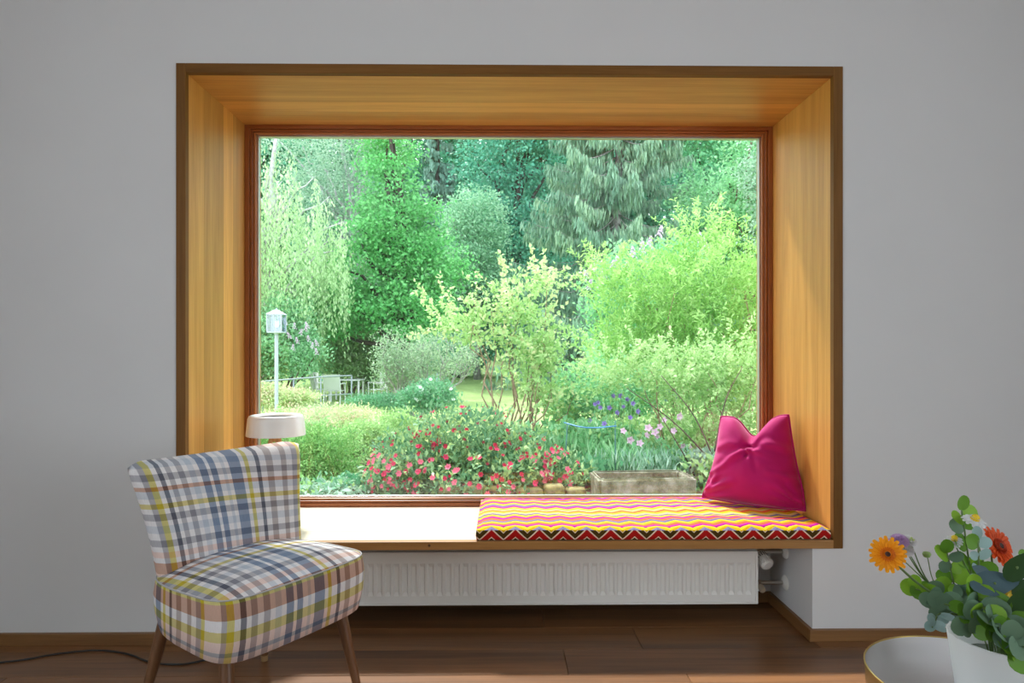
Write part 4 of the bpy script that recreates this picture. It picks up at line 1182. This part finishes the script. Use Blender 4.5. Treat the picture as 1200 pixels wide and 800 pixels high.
def tuft(name, label, px, d, h, w_, n, mat, leaf, wr, tilt=.5, cat='plant', group=None):
    b = at_ground(px, d); root = thing(name, label, cat, b, 0, group)
    P = RNG.normal(size=(n, 3)) * np.array([w_ * .5, w_ * .4, 0]); P[:, 2] = RNG.random(n) ** .8 * h * .8
    D = unit(n) * tilt; D[:, 2] += 1; D /= np.linalg.norm(D, axis=1)[:, None]
    L = leaf * RNG.uniform(.6, 1.3, n); leaves('foliage', P, D, L, L * wr, mat, root)
    return root
tuft('lavender_plant', 'blue-grey lavender cushion growing just behind the trough', 752, 6.4, .36, .34, 900, LM['blue'], .10, .12)
tuft('meadow_grass', 'tall blue-green grass between the plant hoop and the trough', 722, 6.6, .40, .34, 700, LM['herb'], .13, .12, .5)
tuft('meadow_grass', 'tuft of fresh grass beside the azalea under the rose shrub', 672, 7.0, .45, .40, 800, LM['herb'], .14, .12, .5)
tuft('silver_herb', 'silvery leafy herb between the trough and the pillow corner', 822, 6.4, .40, .26, 700, LM['blue'], .07, .4, .8)
tuft('leafy_herb', 'broad-leaved green herb next to the trough below the plant hoop', 684, 6.45, .30, .30, 420, LM['ground'], .09, .6, .9)
tuft('leafy_herb', 'leafy green perennial filling the bed behind the plant hoop', 690, 7.4, .62, .5, 1500, LM['herb'], .085, .55, 2.2)
tuft('leafy_herb', 'leafy green perennial filling the bed under the thicket', 785, 7.3, .70, .6, 1600, LM['thicket'], .08, .5, 2.2)
tuft('leafy_herb', 'low green perennial under the azalea by the window', 640, 7.4, .55, .5, 1300, LM['thicket'], .07, .5, 2.2)
tuft('leafy_herb', 'low blue-green herb at the foot of the clipped bush by the window', 385, 5.95, .16, .42, 420, LM['blue'], .07, .5, 2.0)
tuft('leafy_herb', 'low green herb creeping between the clipped bush and the azalea', 425, 6.1, .2, .34, 420, LM['ground'], .07, .5, 2.0)
tuft('leafy_herb', 'creeping green herb under the clipped bush behind the lamp', 335, 6.0, .18, .42, 420, LM['hedge'], .06, .5, 2.0)

tuft('leafy_herb', 'bushy green perennial hidden behind the magenta pillow', 870, 6.2, .42, .5, 1300, LM['thicket'], .075, .5, 2.0)
tuft('leafy_herb', 'bushy green perennial beside the wall past the pillow', 950, 6.3, .5, .6, 1400, LM['herb'], .075, .5, 2.0)
tuft('leafy_herb', 'low leafy perennial past the end of the stone trough', 905, 5.5, .2, .34, 500, LM['ground'], .06, .5, 2.0)

# stone trough
def trough():
    d0 = 5.45; p0, p1 = at(700, 580, d0), at(814, 580, d0 + .06)
    x0, x1 = p0.x, p1.x; zt = at(700, 561, d0).z; zb = ground_z(0, 5.5); y0 = d0; y1 = d0 + .42
    c = Vector(((x0 + x1) / 2, (y0 + y1) / 2, zb))
    root = thing('stone_trough', 'weathered grey-green stone trough in the flower bed', 'trough', c, math.radians(3))
    hx, hy, h, t, dp = (x1 - x0) / 2, .21, zt - zb, .055, .11
    bm = bmesh.new()
    bmesh.ops.create_cube(bm, size=1)
    for v in bm.verts: v.co = Vector((v.co.x * 2 * hx * (1 if v.co.z > 0 else .97), v.co.y * 2 * hy, (v.co.z + .5) * h))
    top = [f for f in bm.faces if f.normal.z > .9]
    r = bmesh.ops.inset_individual(bm, faces=top, thickness=t)
    top = [f for f in bm.faces if f.normal.z > .9 and all(abs(v.co.x) < hx - .01 for v in f.verts)]
    e = bmesh.ops.extrude_face_region(bm, geom=top)
    bmesh.ops.translate(bm, verts=[v for v in e['geom'] if isinstance(v, bmesh.types.BMVert)], vec=(0, 0, -dp))
    bmesh.ops.delete(bm, geom=top, context='FACES')
    bmesh.ops.bevel(bm, geom=bm.edges[:], offset=.016, segments=3, affect='EDGES')
    bmesh.ops.triangulate(bm, faces=bm.faces[:]); bmesh.ops.subdivide_edges(bm, edges=[e for e in bm.edges if e.calc_length() > .06], cuts=3, use_grid_fill=True)
    rd = random.Random(3)
    for v in bm.verts: v.co += Vector((rd.uniform(-1, 1), rd.uniform(-1, 1), rd.uniform(-1, 1))) * .0035
    bm.verts.index_update()
    vf = ([tuple(v.co) for v in bm.verts], [tuple(v.index for v in f.verts) for f in bm.faces]); bm.free()
    m, nt, bs = newmat('trough_stone'); N, L = nt.nodes.new, nt.links.new
    tc = N('ShaderNodeTexCoord'); n1 = N('ShaderNodeTexNoise'); n1.inputs['Scale'].default_value = 9; n1.inputs['Detail'].default_value = 8; n1.inputs['Roughness'].default_value = .7; L(tc.outputs['Object'], n1.inputs['Vector'])
    r = N('ShaderNodeValToRGB'); el = r.color_ramp.elements; el[0].position = .34; el[0].color = (.07, .08, .045, 1); el[1].position = .66; el[1].color = (.36, .35, .29, 1); q = el.new(.5); q.color = (.19, .20, .135, 1)
    L(n1.outputs['Fac'], r.inputs[0]); L(r.outputs[0], bs.inputs['Base Color']); bs.inputs['Roughness'].default_value = .95
    bp = N('ShaderNodeBump'); bp.inputs['Strength'].default_value = .6; bp.inputs['Distance'].default_value = .01; L(n1.outputs['Fac'], bp.inputs['Height']); L(bp.outputs[0], bs.inputs['Normal'])
    obj('basin', vf, m, root, smooth=60)
    obj('soil_fill', boxv(-hx + .05, hx - .05, -hy + .05, hy - .05, h - dp - .02, h - dp + .012), plain('trough_soil', (.09, .07, .045), .95, noise=.3, nscale=30), root)
    pl = tag(obj('moss_cushion', xf(lathe([(.03, 0), (.034, .012), (.026, .026), (.012, .034), (0, .036)], 12), (c.x + hx - .12, c.y + .02, zt - dp + .010)), plain('moss_yellow', (.45, .46, .06), .9, noise=.3, nscale=60), smooth=True), 'little yellow-green moss cushion inside the stone trough', 'moss')
trough()
# mossy stones edging the bed left of the trough
edge = []
MS = plain('mossy_stone', (.27, .24, .10), .95, noise=.45, nscale=14, bump=.6, bscale=60)
rd = random.Random(5)
ew = thing('bed_edging', 'low edging of mossy brown stones along the flower bed', 'edging', (0.2, 5.75, -.205))
x = -.55
while x < at(697, 570, 5.75).x - .08:
    wd = rd.uniform(.13, .24); h = rd.uniform(.11, .15)
    V, Fc = rbox(-wd / 2, wd / 2, -.07, .07, 0, h, .025, 2)
    V = [(v[0] + rd.uniform(-.006, .006), v[1] + rd.uniform(-.006, .006), v[2]) for v in V]
    o = obj('stone', (V, Fc), MS, ew, smooth=True); o.location = (x + wd / 2 - .2, rd.uniform(-.015, .015), 0); o.rotation_euler.z = rd.uniform(-.08, .08)
    x += wd + .012
st = at_ground(437, 10.4); V, Fc = lathe([(0, .34), (.07, .33), (.13, .27), (.16, .16), (.15, .05), (.14, 0)], 12)
V = [(v[0] * (1 + .15 * math.sin(v[2] * 20 + v[0] * 9)), v[1], v[2]) for v in V]
fs = tag(obj('field_stone', (V, Fc), plain('field_stone', (.34, .33, .30), .95, noise=.35, nscale=12, bump=.4, bscale=50), smooth=True), 'grey rounded field stone at the end of the spirea hedge', 'stone'); fs.location = st
# plant support hoop
h0, h1 = at(663, 497, 6.2), at(721, 497, 6.2)
hp = thing('plant_support', 'blue metal plant support hoop behind the azalea', 'plant support', (h0.x, 6.2, -.205))
MB_ = plain('support_blue', (.05, .22, .42), .4)
MG_ = plain('support_green', (.03, .14, .13), .5)
obj('hoop_rail', tube(bez([at(661, 495, 6.2), at(680, 500, 6.08), at(700, 501, 6.06), at(722, 499, 6.2)], 6), .006, 8), MB_, hp, smooth=True, world=True)
for px, z1_ in ((665, h0.z), (721, h1.z + .03)):
    p = at(px, 500, 6.2); obj('stake', tube([(p.x - (.04 if px < 700 else 0), p.y, -.205), (p.x, p.y, z1_)], .005, 8), MG_, hp, smooth=True, world=True)

# ------------------------------------------------------------------ lantern, railing, garden furniture
d = 11.0; lb = at_ground(324, d); s = d / F
lan = thing('garden_lantern', 'pale grey garden lantern with glass panes on a tall post', 'lantern', lb)
MP = plain('lantern_paint', (.40, .45, .53), .45)
zl0, zl1 = at(324, 390, d).z - lb.z, at(324, 369, d).z - lb.z
zr = at(324, 363, d).z - lb.z; hw = 9 * s * .92
obj('post', lathe([(.0, 0), (.06, 0), (.06, .02), (.030, .03), (.030, zl0 - .02), (.05, zl0), (0, zl0)], 14), MP, lan, smooth=40)
obj('base_plate', rbox(-hw * 1.05, hw * 1.05, -hw * 1.05, hw * 1.05, zl0, zl0 + .02, .004), MP, lan)
for sx in (-1, 1):
    for sy in (-1, 1): obj('corner_bar', boxv(sx * hw - .008, sx * hw + .008, sy * hw - .008, sy * hw + .008, zl0 + .02, zl1), MP, lan)
LG = glassmat('lantern_glass', (.9, .95, 1), .12)
for sg in (-1, 1):
    obj('pane', boxv(-hw, hw, sg * hw - .002, sg * hw + .002, zl0 + .02, zl1), LG, lan)
    obj('pane', boxv(sg * hw - .002, sg * hw + .002, -hw, hw, zl0 + .02, zl1), LG, lan)
    obj('glazing_bar', boxv(-.005, .005, sg * hw - .006, sg * hw + .006, zl0 + .02, zl1), MP, lan)
rw = hw * 1.12
obj('roof', ([(-rw, -rw, zl1), (rw, -rw, zl1), (rw, rw, zl1), (-rw, rw, zl1), (-rw, -rw, zl1 + .012), (rw, -rw, zl1 + .012), (rw, rw, zl1 + .012), (-rw, rw, zl1 + .012), (-.03, -.03, zr), (.03, -.03, zr), (.03, .03, zr), (-.03, .03, zr)],
    [(3, 2, 1, 0), (0, 1, 5, 4), (1, 2, 6, 5), (2, 3, 7, 6), (3, 0, 4, 7), (4, 5, 9, 8), (5, 6, 10, 9), (6, 7, 11, 10), (7, 4, 8, 11), (8, 9, 10, 11)]), MP, lan)
obj('finial', lathe([(0, zr - .005), (.018, zr), (.012, zr + .02), (0, zr + .035)], 10), MP, lan, smooth=True)
obj('bulb', lathe([(0, zl0 + .07), (.03, zl0 + .09), (.045, zl0 + .14), (.035, zl0 + .19), (0, zl0 + .205)], 14), plain('lantern_bulb', (.9, .9, .85), .3), lan, smooth=True)
obj('socket', lathe([(.025, zl0 + .02), (.025, zl0 + .08), (0, zl0 + .085)], 12), MP, lan, smooth=40)

rail = thing('garden_railing', 'thin grey metal railing in front of the garden seats', 'railing', at_ground(340, 14.5))
MR = plain('railing_metal', (.22, .27, .30), .5)
RP = [(262, 449, 13.3), (308, 447, 14.0), (344, 444, 14.6), (376, 441.5, 15.2), (412, 440, 15.8)]
RPP = [at(*q) for q in RP]
obj('top_rail', tube(RPP, .018, 8), MR, rail, smooth=True, world=True)
obj('lower_rail', tube([p - Vector((0, 0, .42)) for p in RPP], .013, 8), MR, rail, smooth=True, world=True)
for p in RPP: obj('post', tube([(p.x, p.y, ground_z(p.x, p.y)), tuple(p)], .016, 8), MR, rail, smooth=True, world=True)

MCH = plain('patio_metal', (.62, .65, .66), .45); MSL = plain('patio_sling', (.50, .55, .50), .8); MPK = plain('patio_cushion', (.78, .77, .76), .9)
def patio_chair(label, px, d, rz, cushion):
    c = thing('garden_chair', label, 'chair', at_ground(px, d), rz, None)
    for sx in (-.26, .26):
        obj('leg', tube([(sx, -.24, 0), (sx, -.24, .64)], .014, 6), MCH, c); obj('leg', tube([(sx, .26, 0), (sx, .20, .42), (sx, .33, .95)], .014, 6), MCH, c)
        obj('armrest', rbox(sx - .025, sx + .025, -.27, .26, .63, .655, .006, 1), MCH, c)
    obj('seat', rbox(-.25, .25, -.24, .22, .41, .43, .006, 1), MSL, c)
    obj('backrest', ([(-.25, .215, .46), (.25, .215, .46), (.25, .33, .94), (-.25, .33, .94), (-.25, .235, .46), (.25, .235, .46), (.25, .35, .94), (-.25, .35, .94)], boxv(0, 1, 0, 1, 0, 1)[1]), MSL, c)
    if cushion: obj('back_cushion', rbox(-.24, .24, .13, .22, .44, .98, .03, 2), MPK, c, smooth=40)
    return c
patio_chair('grey-green sling garden chair with its back to the house by the garden table', 392, 21.5, math.radians(175), False)
patio_chair('pale cushioned garden chair at the end of the table by the railing', 376, 22.8, math.radians(120), True)
patio_chair('pale cushioned garden chair behind the gnarled shrub', 443, 22.8, math.radians(-60), True)
tb = thing('garden_table', 'pale rectangular garden table between the garden chairs', 'table', at_ground(407, 23.2))
obj('tabletop', rbox(-.52, .52, -.42, .42, .70, .735, .006, 1), MCH, tb)
for sx in (-.46, .46):
    for sy in (-.36, .36): obj('leg', boxv(sx - .025, sx + .025, sy - .025, sy + .025, 0, .70), MCH, tb)
gp = at_ground(512, 18)
lp_ = tag(obj('marker_post', lathe([(0, .0), (.03, 0), (.03, .95), (.02, .98), (0, .98)], 10), plain('post_blue', (.20, .30, .38), .5), smooth=40), 'short blue-grey post at the edge of the lawn', 'post'); lp_.location = gp

# ------------------------------------------------------------------ tray table, pot and bouquet
TC = Vector((.993, 1.422, 0)); TR_, TZ = .21, .369
tray = thing('tray_table', 'round brass tray table with a deep white enamelled top', 'table', (TC.x, TC.y, 0))
TI = .075
obj('tray_shell', lathe([(0, TZ - TI - .006), (TR_ - .045, TZ - TI - .006), (TR_ - .018, TZ - TI + .004), (TR_ - .003, TZ - TI + .03), (TR_, TZ - .001)], 72), plain('tray_brass', (.42, .32, .13), .38, 1), tray, smooth=True)
obj('rim', lathe([(TR_ - .003, TZ - .003), (TR_ - .0025, TZ), (TR_, TZ + .0005), (TR_ + .0008, TZ - .001), (TR_, TZ - .004)], 72), M_brass, tray, smooth=True)
obj('enamel_top', lathe([(TR_ - .003, TZ - .002), (TR_ - .007, TZ - TI + .034), (TR_ - .022, TZ - TI + .010), (TR_ - .048, TZ - TI), (0, TZ - TI)], 72), plain('tray_enamel', (.66, .64, .65), .25), tray, smooth=True)
obj('column', lathe([(0, TZ - TI - .006), (.022, TZ - TI - .006), (.018, TZ - TI - .04), (.016, .04), (.022, .02), (0, .02)], 24), M_brass, tray, smooth=40)
obj('foot_plate', lathe([(0, .022), (.12, .020), (.145, .012), (.148, 0), (0, 0)], 48), M_brass, tray, smooth=40)

PC = Vector((1.052, 1.405, TZ - TI + .0005)); PZ = .163
pot = thing('flower_pot', 'white faceted ceramic pot standing in the tray', 'pot', PC)
def facet(rads, n=20):
    V, Fc = [], []
    for r, z in rads:
        for k in range(n * 2):
            a = PI * k / n; rr = r * (1 - .018 * (k % 2))
            V.append((rr * math.cos(a), rr * math.sin(a), z))
    m = n * 2
    for i in range(len(rads) - 1):
        for k in range(m): Fc.append((i * m + k, i * m + (k + 1) % m, (i + 1) * m + (k + 1) % m, (i + 1) * m + k))
    return V, Fc
obj('pot_wall', facet([(0, 0), (.088, 0), (.092, .006), (.112, PZ - .006), (.112, PZ), (.106, PZ), (.104, PZ - .008), (.086, .012), (0, .012)]), plain('pot_ceramic', (.74, .77, .78), .4), pot, smooth=50)
obj('water', lathe([(0, .11), (.1, .11)], 32), plain('pot_inside', (.12, .16, .12), .2), pot)
MOUTH = PC + Vector((0, 0, PZ - .01))
def foot(k):                                   # where a stem stands inside the pot
    a = k * 2.4; r = .012 + .05 * ((k * .37) % 1)
    return PC + Vector((r * math.cos(a), r * math.sin(a), .02))
def bq(px, py, d): return at(px, py, d)

def rleaf(name, mat, n=14, cup=.18, tip=0.0, wid=.9):
    """round leaf lying in XY, stalk at the origin, pointing along +Y, slightly cupped and folded"""
    V = [(0, 0, 0)]
    for k in range(n + 1):
        a = -PI / 2 + 2 * PI * k / n
        x = math.cos(a) * .5 * wid; y = .5 + math.sin(a) * .5
        if tip: x *= (1 - tip * max(0, y - .4) ** 1.2 * 1.3)
        V.append((x, y, cup * (abs(x) * .7 - .25 * (y - .5) ** 2)))
    V.append((0, .5, -.02))
    c = len(V) - 1
    Fc = [(c, k, k + 1) for k in range(1, n + 1)]
    me = bpy.data.meshes.new(name); me.from_pydata(V, [], Fc); me.update(); me.shade_smooth(); me.materials.append(mat)
    return me
def bmat(name, c, tr=.25, rough=.45): 
    m = petalmat(name, c, tr); m.node_tree.nodes['Principled BSDF'].inputs['Roughness'].default_value = rough; return m
LEAF = {'green': rleaf('leaf', bmat('euc_green', (.13, .30, .03))), 'bright': rleaf('leaf', bmat('euc_bright', (.24, .46, .04))), 'grey': rleaf('leaf', bmat('euc_grey', (.16, .27, .18))),
        'blue': rleaf('leaf', bmat('euc_blue', (.34, .50, .50)), wid=.7), 'dark': rleaf('leaf', bmat('leaf_darkgreen', (.03, .075, .022), .1), tip=.75, wid=.62), 'slate': rleaf('leaf', bmat('leaf_slate', (.06, .11, .13), .1), tip=.7, wid=.55)}
M_stem = plain('bouquet_stem', (.12, .20, .06), .6)
SK = [0]
def stalk(root, tip, bend=None, r=.0022, name='stem'):
    SK[0] += 1; a = foot(SK[0])
    mid = MOUTH + (a - PC) * .6; mid.z = MOUTH.z + .02
    mid.x += (tip.x - MOUTH.x) * .18; mid.y += (tip.y - MOUTH.y) * .18
    rad = Vector((mid.x - PC.x, mid.y - PC.y, 0))
    if rad.length > .085: rad *= .085 / rad.length; mid.x, mid.y = PC.x + rad.x, PC.y + rad.y
    pts = [a, mid] + ([bend] if bend else []) + [tip]
    c = bez(pts, 8); obj(name, tube(c, [r * (1.15 - .4 * i / len(c)) for i in range(len(c))], 6), M_stem, root, smooth=True, world=True)
    return c
def leaf_at(root, kind, p, d, s, nrm=None):
    """leaf from point p along d, length s, facing nrm"""
    d = Vector(d).normalized(); nrm = Vector(nrm) if nrm is not None else Vector((random.uniform(-.3, .3), -1, random.uniform(.1, .7)))
    x = d.cross(nrm).normalized(); z = x.cross(d).normalized()
    o = bpy.data.objects.new('leaf', LEAF[kind]); COL.objects.link(o); o.parent = root
    o.matrix_local = Matrix.Translation(Vector(p) - wloc(root)) @ Matrix((x, d, z)).transposed().to_4x4() @ Matrix.Scale(s, 4)
    return o
EU = 'eucalyptus stems in the bouquet'
def euc(label, tip_px, kinds, size, n, d, bend=None, start=.45, seed=0, big=1.0, extra=()):
    rnd = random.Random(seed)
    root = thing('eucalyptus_stem', label, 'leafy stem', foot(SK[0] + 1))
    tip = bq(*tip_px, d); b = bq(*bend) if bend else None
    c = stalk(root, tip, b)
    for k in range(n):
        t = start + (1 - start) * (k / max(1, n - 1)); i = min(len(c) - 2, int(t * (len(c) - 1))); p = Vector(c[i])
        tg = (Vector(c[i + 1]) - Vector(c[i])).normalized()
        for sg in (-1, 1):
            side = Vector((sg * rnd.uniform(.6, 1), rnd.uniform(-.5, .2), rnd.uniform(-.2, .4)))
            dr = side + tg * .4
            s = size * rnd.uniform(.75, 1.15) * (1 - .22 * t)
            leaf_at(root, rnd.choice(kinds), p, dr, s, (rnd.uniform(-.5, .5), -1, rnd.uniform(-.1, .8)))
    leaf_at(root, kinds[0], tip, Vector((rnd.uniform(-.3, .3), -.1, .9)), size * .7)
    for (px, py, dd, kd, s, ang) in extra:
        p = bq(px, py, dd); a = math.radians(ang); dr = Vector((math.cos(a), -.1, math.sin(a)))
        leaf_at(root, kd, p - dr * s * .5, dr, s)
    return root
euc('tall round-leaved eucalyptus stem rising highest in the bouquet', (1127, 598), ['green', 'green', 'bright', 'grey'], .048, 9, 1.43, (1140, 680, 1.42), .42, 1)
euc('round-leaved eucalyptus stem arching towards the window with bright green discs', (1072, 690), ['bright', 'grey', 'green'], .046, 7, 1.40, (1112, 700, 1.40), .45, 2)
euc('fine blue-grey eucalyptus sprig drooping over the pot rim', (1092, 735), ['blue', 'grey', 'blue'], .032, 7, 1.32, (1108, 718, 1.35), .5, 3)
euc('grey-green eucalyptus stem hanging over the front of the pot', (1182, 750), ['grey', 'grey', 'green'], .056, 8, 1.22, (1146, 705, 1.29), .45, 4)
euc('green eucalyptus stem trailing down beside the pot', (1210, 775), ['green', 'bright', 'grey'], .056, 6, 1.22, (1175, 735, 1.26), .5, 5)
euc('short pale blue eucalyptus stem under the daisies', (1146, 632), ['blue', 'blue', 'green'], .042, 7, 1.38, (1150, 690, 1.38), .45, 6)
euc('mixed green eucalyptus stem in the heart of the bouquet', (1110, 648), ['green', 'grey', 'bright'], .044, 8, 1.41, (1125, 700, 1.40), .4, 7)
euc('small-leaved pale eucalyptus stem behind the red gerbera', (1206, 645), ['green', 'blue', 'bright'], .034, 7, 1.50, (1185, 690, 1.47), .5, 8)
euc('leafy green eucalyptus stem low in the bouquet', (1095, 705), ['grey', 'green', 'green'], .046, 6, 1.36, (1118, 712, 1.35), .45, 9)
euc('grey eucalyptus stem lying over the pot rim in front', (1140, 742), ['grey', 'green', 'grey'], .044, 6, 1.25, (1135, 715, 1.29), .5, 10)
euc('dense green eucalyptus stem spilling over the pot rim below the yellow flower', (1172, 742), ['green', 'grey', 'bright'], .050, 8, 1.235, (1150, 715, 1.28), .5, 12)
euc('grey-green eucalyptus stem spilling furthest over the pot front', (1200, 758), ['grey', 'grey', 'green'], .054, 7, 1.215, (1172, 722, 1.26), .5, 13)
euc('bright eucalyptus stem in front of the slate-blue leaf', (1142, 690), ['bright', 'green', 'grey'], .044, 7, 1.29, (1150, 715, 1.31), .45, 11)
# broad dark leaves
def salal(label, spec):
    root = thing('salal_branch', label, 'leafy stem', foot(SK[0] + 1))
    c = stalk(root, bq(spec[0][0], spec[0][1], spec[0][2]), None, .003)
    for (px, py, d, kd, s, ang) in spec:
        a = math.radians(ang); dr = Vector((math.cos(a), -.15, math.sin(a))); leaf_at(root, kd, bq(px, py, d) - dr * s * .5, dr, s, (-.2, -1, .5))
salal('branch with one broad slate-blue veined leaf in the middle of the bouquet', [(1166, 683, 1.28, 'slate', .088, 8), (1150, 670, 1.36, 'slate', .05, 150)])
salal('branch with big dark green leaves on the outer flank of the bouquet', [(1192, 664, 1.27, 'dark', .064, 60), (1194, 706, 1.25, 'dark', .062, 75), (1207, 690, 1.27, 'dark', .065, 20)])
# flower heads
def gerbera_mesh(mat, mid, core, r, n=19, cone=.16):
    V, Fc, mi = [], [], []
    def petal(a, r0, r1, wd, z0, z1, m_):
        ca, sa = math.cos(a), math.sin(a); o = len(V)
        for (u, v, z) in ((r0, -.4, z0), (r0, .4, z0), (r0 + (r1 - r0) * .6, 1, (z0 + z1) / 2 + .003), (r1 * .97, .6, z1), (r1, 0, z1 - .001), (r1 * .97, -.6, z1), (r0 + (r1 - r0) * .6, -1, (z0 + z1) / 2 + .003)):
            V.append((ca * u - sa * v * wd, sa * u + ca * v * wd, z))
        Fc.append((o, o + 1, o + 2, o + 3, o + 4, o + 5, o + 6)); mi.append(m_)
    rg = random.Random(int(r * 1e5))
    for k in range(n): petal(2 * PI * (k + rg.uniform(-.12, .12)) / n, r * .2, r * rg.uniform(.92, 1.04), r * 2.6 / n, .002, r * (cone + rg.uniform(-.05, .05)), 0)
    for k in range(n): petal(2 * PI * (k + .5) / n, r * .2, r * rg.uniform(.72, .84), r * 2.3 / n, .006, r * (cone + .10 + rg.uniform(-.03, .03)), 0)
    for k in range(20): petal(2 * PI * k / 20, r * .12, r * .40, r * .06, .008, .012, 1)
    o = len(V)
    for j, (rr, z) in enumerate(((.20, .010), (.14, .014), (.06, .012))):
        for k in range(12): V.append((r * rr * math.cos(2 * PI * k / 12), r * rr * math.sin(2 * PI * k / 12), z))
    for j in range(2):
        for k in range(12): Fc.append((o + j * 12 + k, o + j * 12 + (k + 1) % 12, o + (j + 1) * 12 + (k + 1) % 12, o + (j + 1) * 12 + k)); mi.append(1 if j == 0 else 2)
    Fc.append(tuple(o + 24 + k for k in range(12))); mi.append(2)
    return V, Fc, mi
def head(root, name, data, mats, p, d):
    V, Fc, mi = data; me = bpy.data.meshes.new(name); me.from_pydata(V, [], Fc)
    for m_ in mats: me.materials.append(m_)
    me.polygons.foreach_set('material_index', mi); me.update()
    o = put(name, me, root, Vector(p) - wloc(root), d); return o
def calyx(root, p, d, r):
    R_ = rot_to(d); obj('calyx', xf(lathe([(0, -.012), (r * .12, -.010), (r * .26, -.003), (r * .30, .003), (0, .003)], 12), p, R_), M_stem, root, smooth=True, world=True)
OG, OG2, BK = bmat('gerbera_orange', (.98, .42, .015)), bmat('gerbera_orange_mid', (.80, .24, .015)), plain('gerbera_eye', (.05, .02, .015), .8)
RD, RD2 = bmat('gerbera_red', (.72, .10, .02)), bmat('gerbera_red_mid', (.5, .06, .02))
root = thing('orange_gerbera', 'orange gerbera leaning out of the bouquet towards the window', 'flower', foot(SK[0] + 1))
p = bq(1040, 650, 1.36); dr = Vector((-.42, -.85, .38)); stalk(root, p - dr.normalized() * .012, bq(1085, 690, 1.38), .0028); head(root, 'petals', gerbera_mesh(OG, OG2, BK, .036), (OG, OG2, BK), p, dr); calyx(root, p, dr, .036)
root = thing('red_gerbera', 'red-orange gerbera half hidden behind eucalyptus leaves', 'flower', foot(SK[0] + 1))
p = bq(1167, 641, 1.46); dr = Vector((.35, -.8, .45)); stalk(root, p - dr.normalized() * .012, None, .0028); head(root, 'petals', gerbera_mesh(RD, RD2, BK, .044), (RD, RD2, BK), p, dr); calyx(root, p, dr, .044)
YL_, YL2 = bmat('yellow_petal', (.78, .66, .10)), bmat('yellow_mid', (.7, .5, .05))
root = thing('yellow_flower', 'large pale yellow flower deep inside the bouquet', 'flower', foot(SK[0] + 1))
p = bq(1181, 700, 1.40); dr = Vector((-.1, -.85, .5)); stalk(root, p - dr.normalized() * .012, None, .0028); head(root, 'petals', gerbera_mesh(YL_, YL2, YL2, .05, 18), (YL_, YL2, YL2), p, dr); calyx(root, p, dr, .05)
WP, WC = bmat('daisy_white', (.85, .87, .9)), plain('daisy_yellow', (.75, .52, .02), .7)
for nm, px, py, d, dr, r in (('white daisy with yellow eye standing above the leaves', 1141, 611, 1.40, (.1, -.45, 1), .024), ('white daisy with yellow eye tucked among the green leaves', 1118, 634, 1.42, (-.3, -.6, .9), .018)):
    root = thing('daisy', nm, 'flower', foot(SK[0] + 1)); p = bq(px, py, d); dr = Vector(dr)
    stalk(root, p - dr.normalized() * .004, None, .0016); head(root, 'petals', gerbera_mesh(WP, WP, WC, r, 13, .05), (WP, WP, WC), p, dr)
    obj('eye', xf(lathe([(r * .36, .006), (r * .34, .012), (r * .2, .016), (0, .017)], 14), p, rot_to(dr)), WC, root, smooth=True, world=True)
def pompon(r, n=70, h=.62):
    V, Fc, mi = [], [], []
    for k in range(n):
        t = (k + .5) / n; ph = math.acos(1 - t * .98); a = k * 2.39996
        d = Vector((math.sin(ph) * math.cos(a), math.sin(ph) * math.sin(a), math.cos(ph) * h)); u = Vector((-math.sin(a), math.cos(a), 0)); o = len(V)
        b0 = d * r * .5; t0 = d * r; w_ = u * r * .13
        V += [tuple(b0 - w_), tuple(b0 + w_), tuple(t0 + w_ * .9), tuple(t0 - w_ * .9)]; Fc.append((o, o + 1, o + 2, o + 3)); mi.append(0 if t > .08 else 1)
    o = len(V)
    for k in range(10): V.append((r * .62 * math.cos(2 * PI * k / 10), r * .62 * math.sin(2 * PI * k / 10), 0))
    V.append((0, 0, r * .5))
    for k in range(10): Fc.append((o + k, o + (k + 1) % 10, o + 10)); mi.append(0)
    return V, Fc, mi
MV, MVC = bmat('mum_mauve', (.60, .40, .66)), bmat('mum_core', (.42, .24, .5))
MW, MWC = bmat('mum_white', (.74, .72, .74)), bmat('mum_green', (.55, .68, .22))
for nm, px, py, r, d, mats in (('mauve chrysanthemum behind the orange gerbera, the larger one', 1054, 634, .019, (-.1, -.5, .9), (MV, MVC)), ('small mauve chrysanthemum peeping over the orange gerbera', 1038, 637, .014, (-.5, -.4, .8), (MV, MVC)),
    ('white chrysanthemum with green centre beside the orange gerbera', 1066, 634, .015, (.2, -.6, .8), (MW, MWC)), ('pale lilac-white chrysanthemum under the green-centred one', 1063, 645, .014, (-.1, -.7, .5), (MW, MW))):
    root = thing('chrysanthemum', nm, 'flower', foot(SK[0] + 1)); p = bq(px, py, 1.41); dr = Vector(d)
    stalk(root, p, bq(1095, 690, 1.41), .0015); head(root, 'petals', pompon(r), mats, p, dr); calyx(root, p, dr, r * 1.6)
root = thing('flower_bud', 'round green chrysanthemum bud on a thin stalk', 'flower', foot(SK[0] + 1)); p = bq(1086, 650, 1.41)
stalk(root, p, bq(1100, 690, 1.41), .0013); obj('bud', xf(lathe([(0, -.006), (.006, -.004), (.0085, .002), (.006, .006), (0, .007)], 14), p), bmat('bud_green', (.33, .48, .16)), root, smooth=True, world=True)
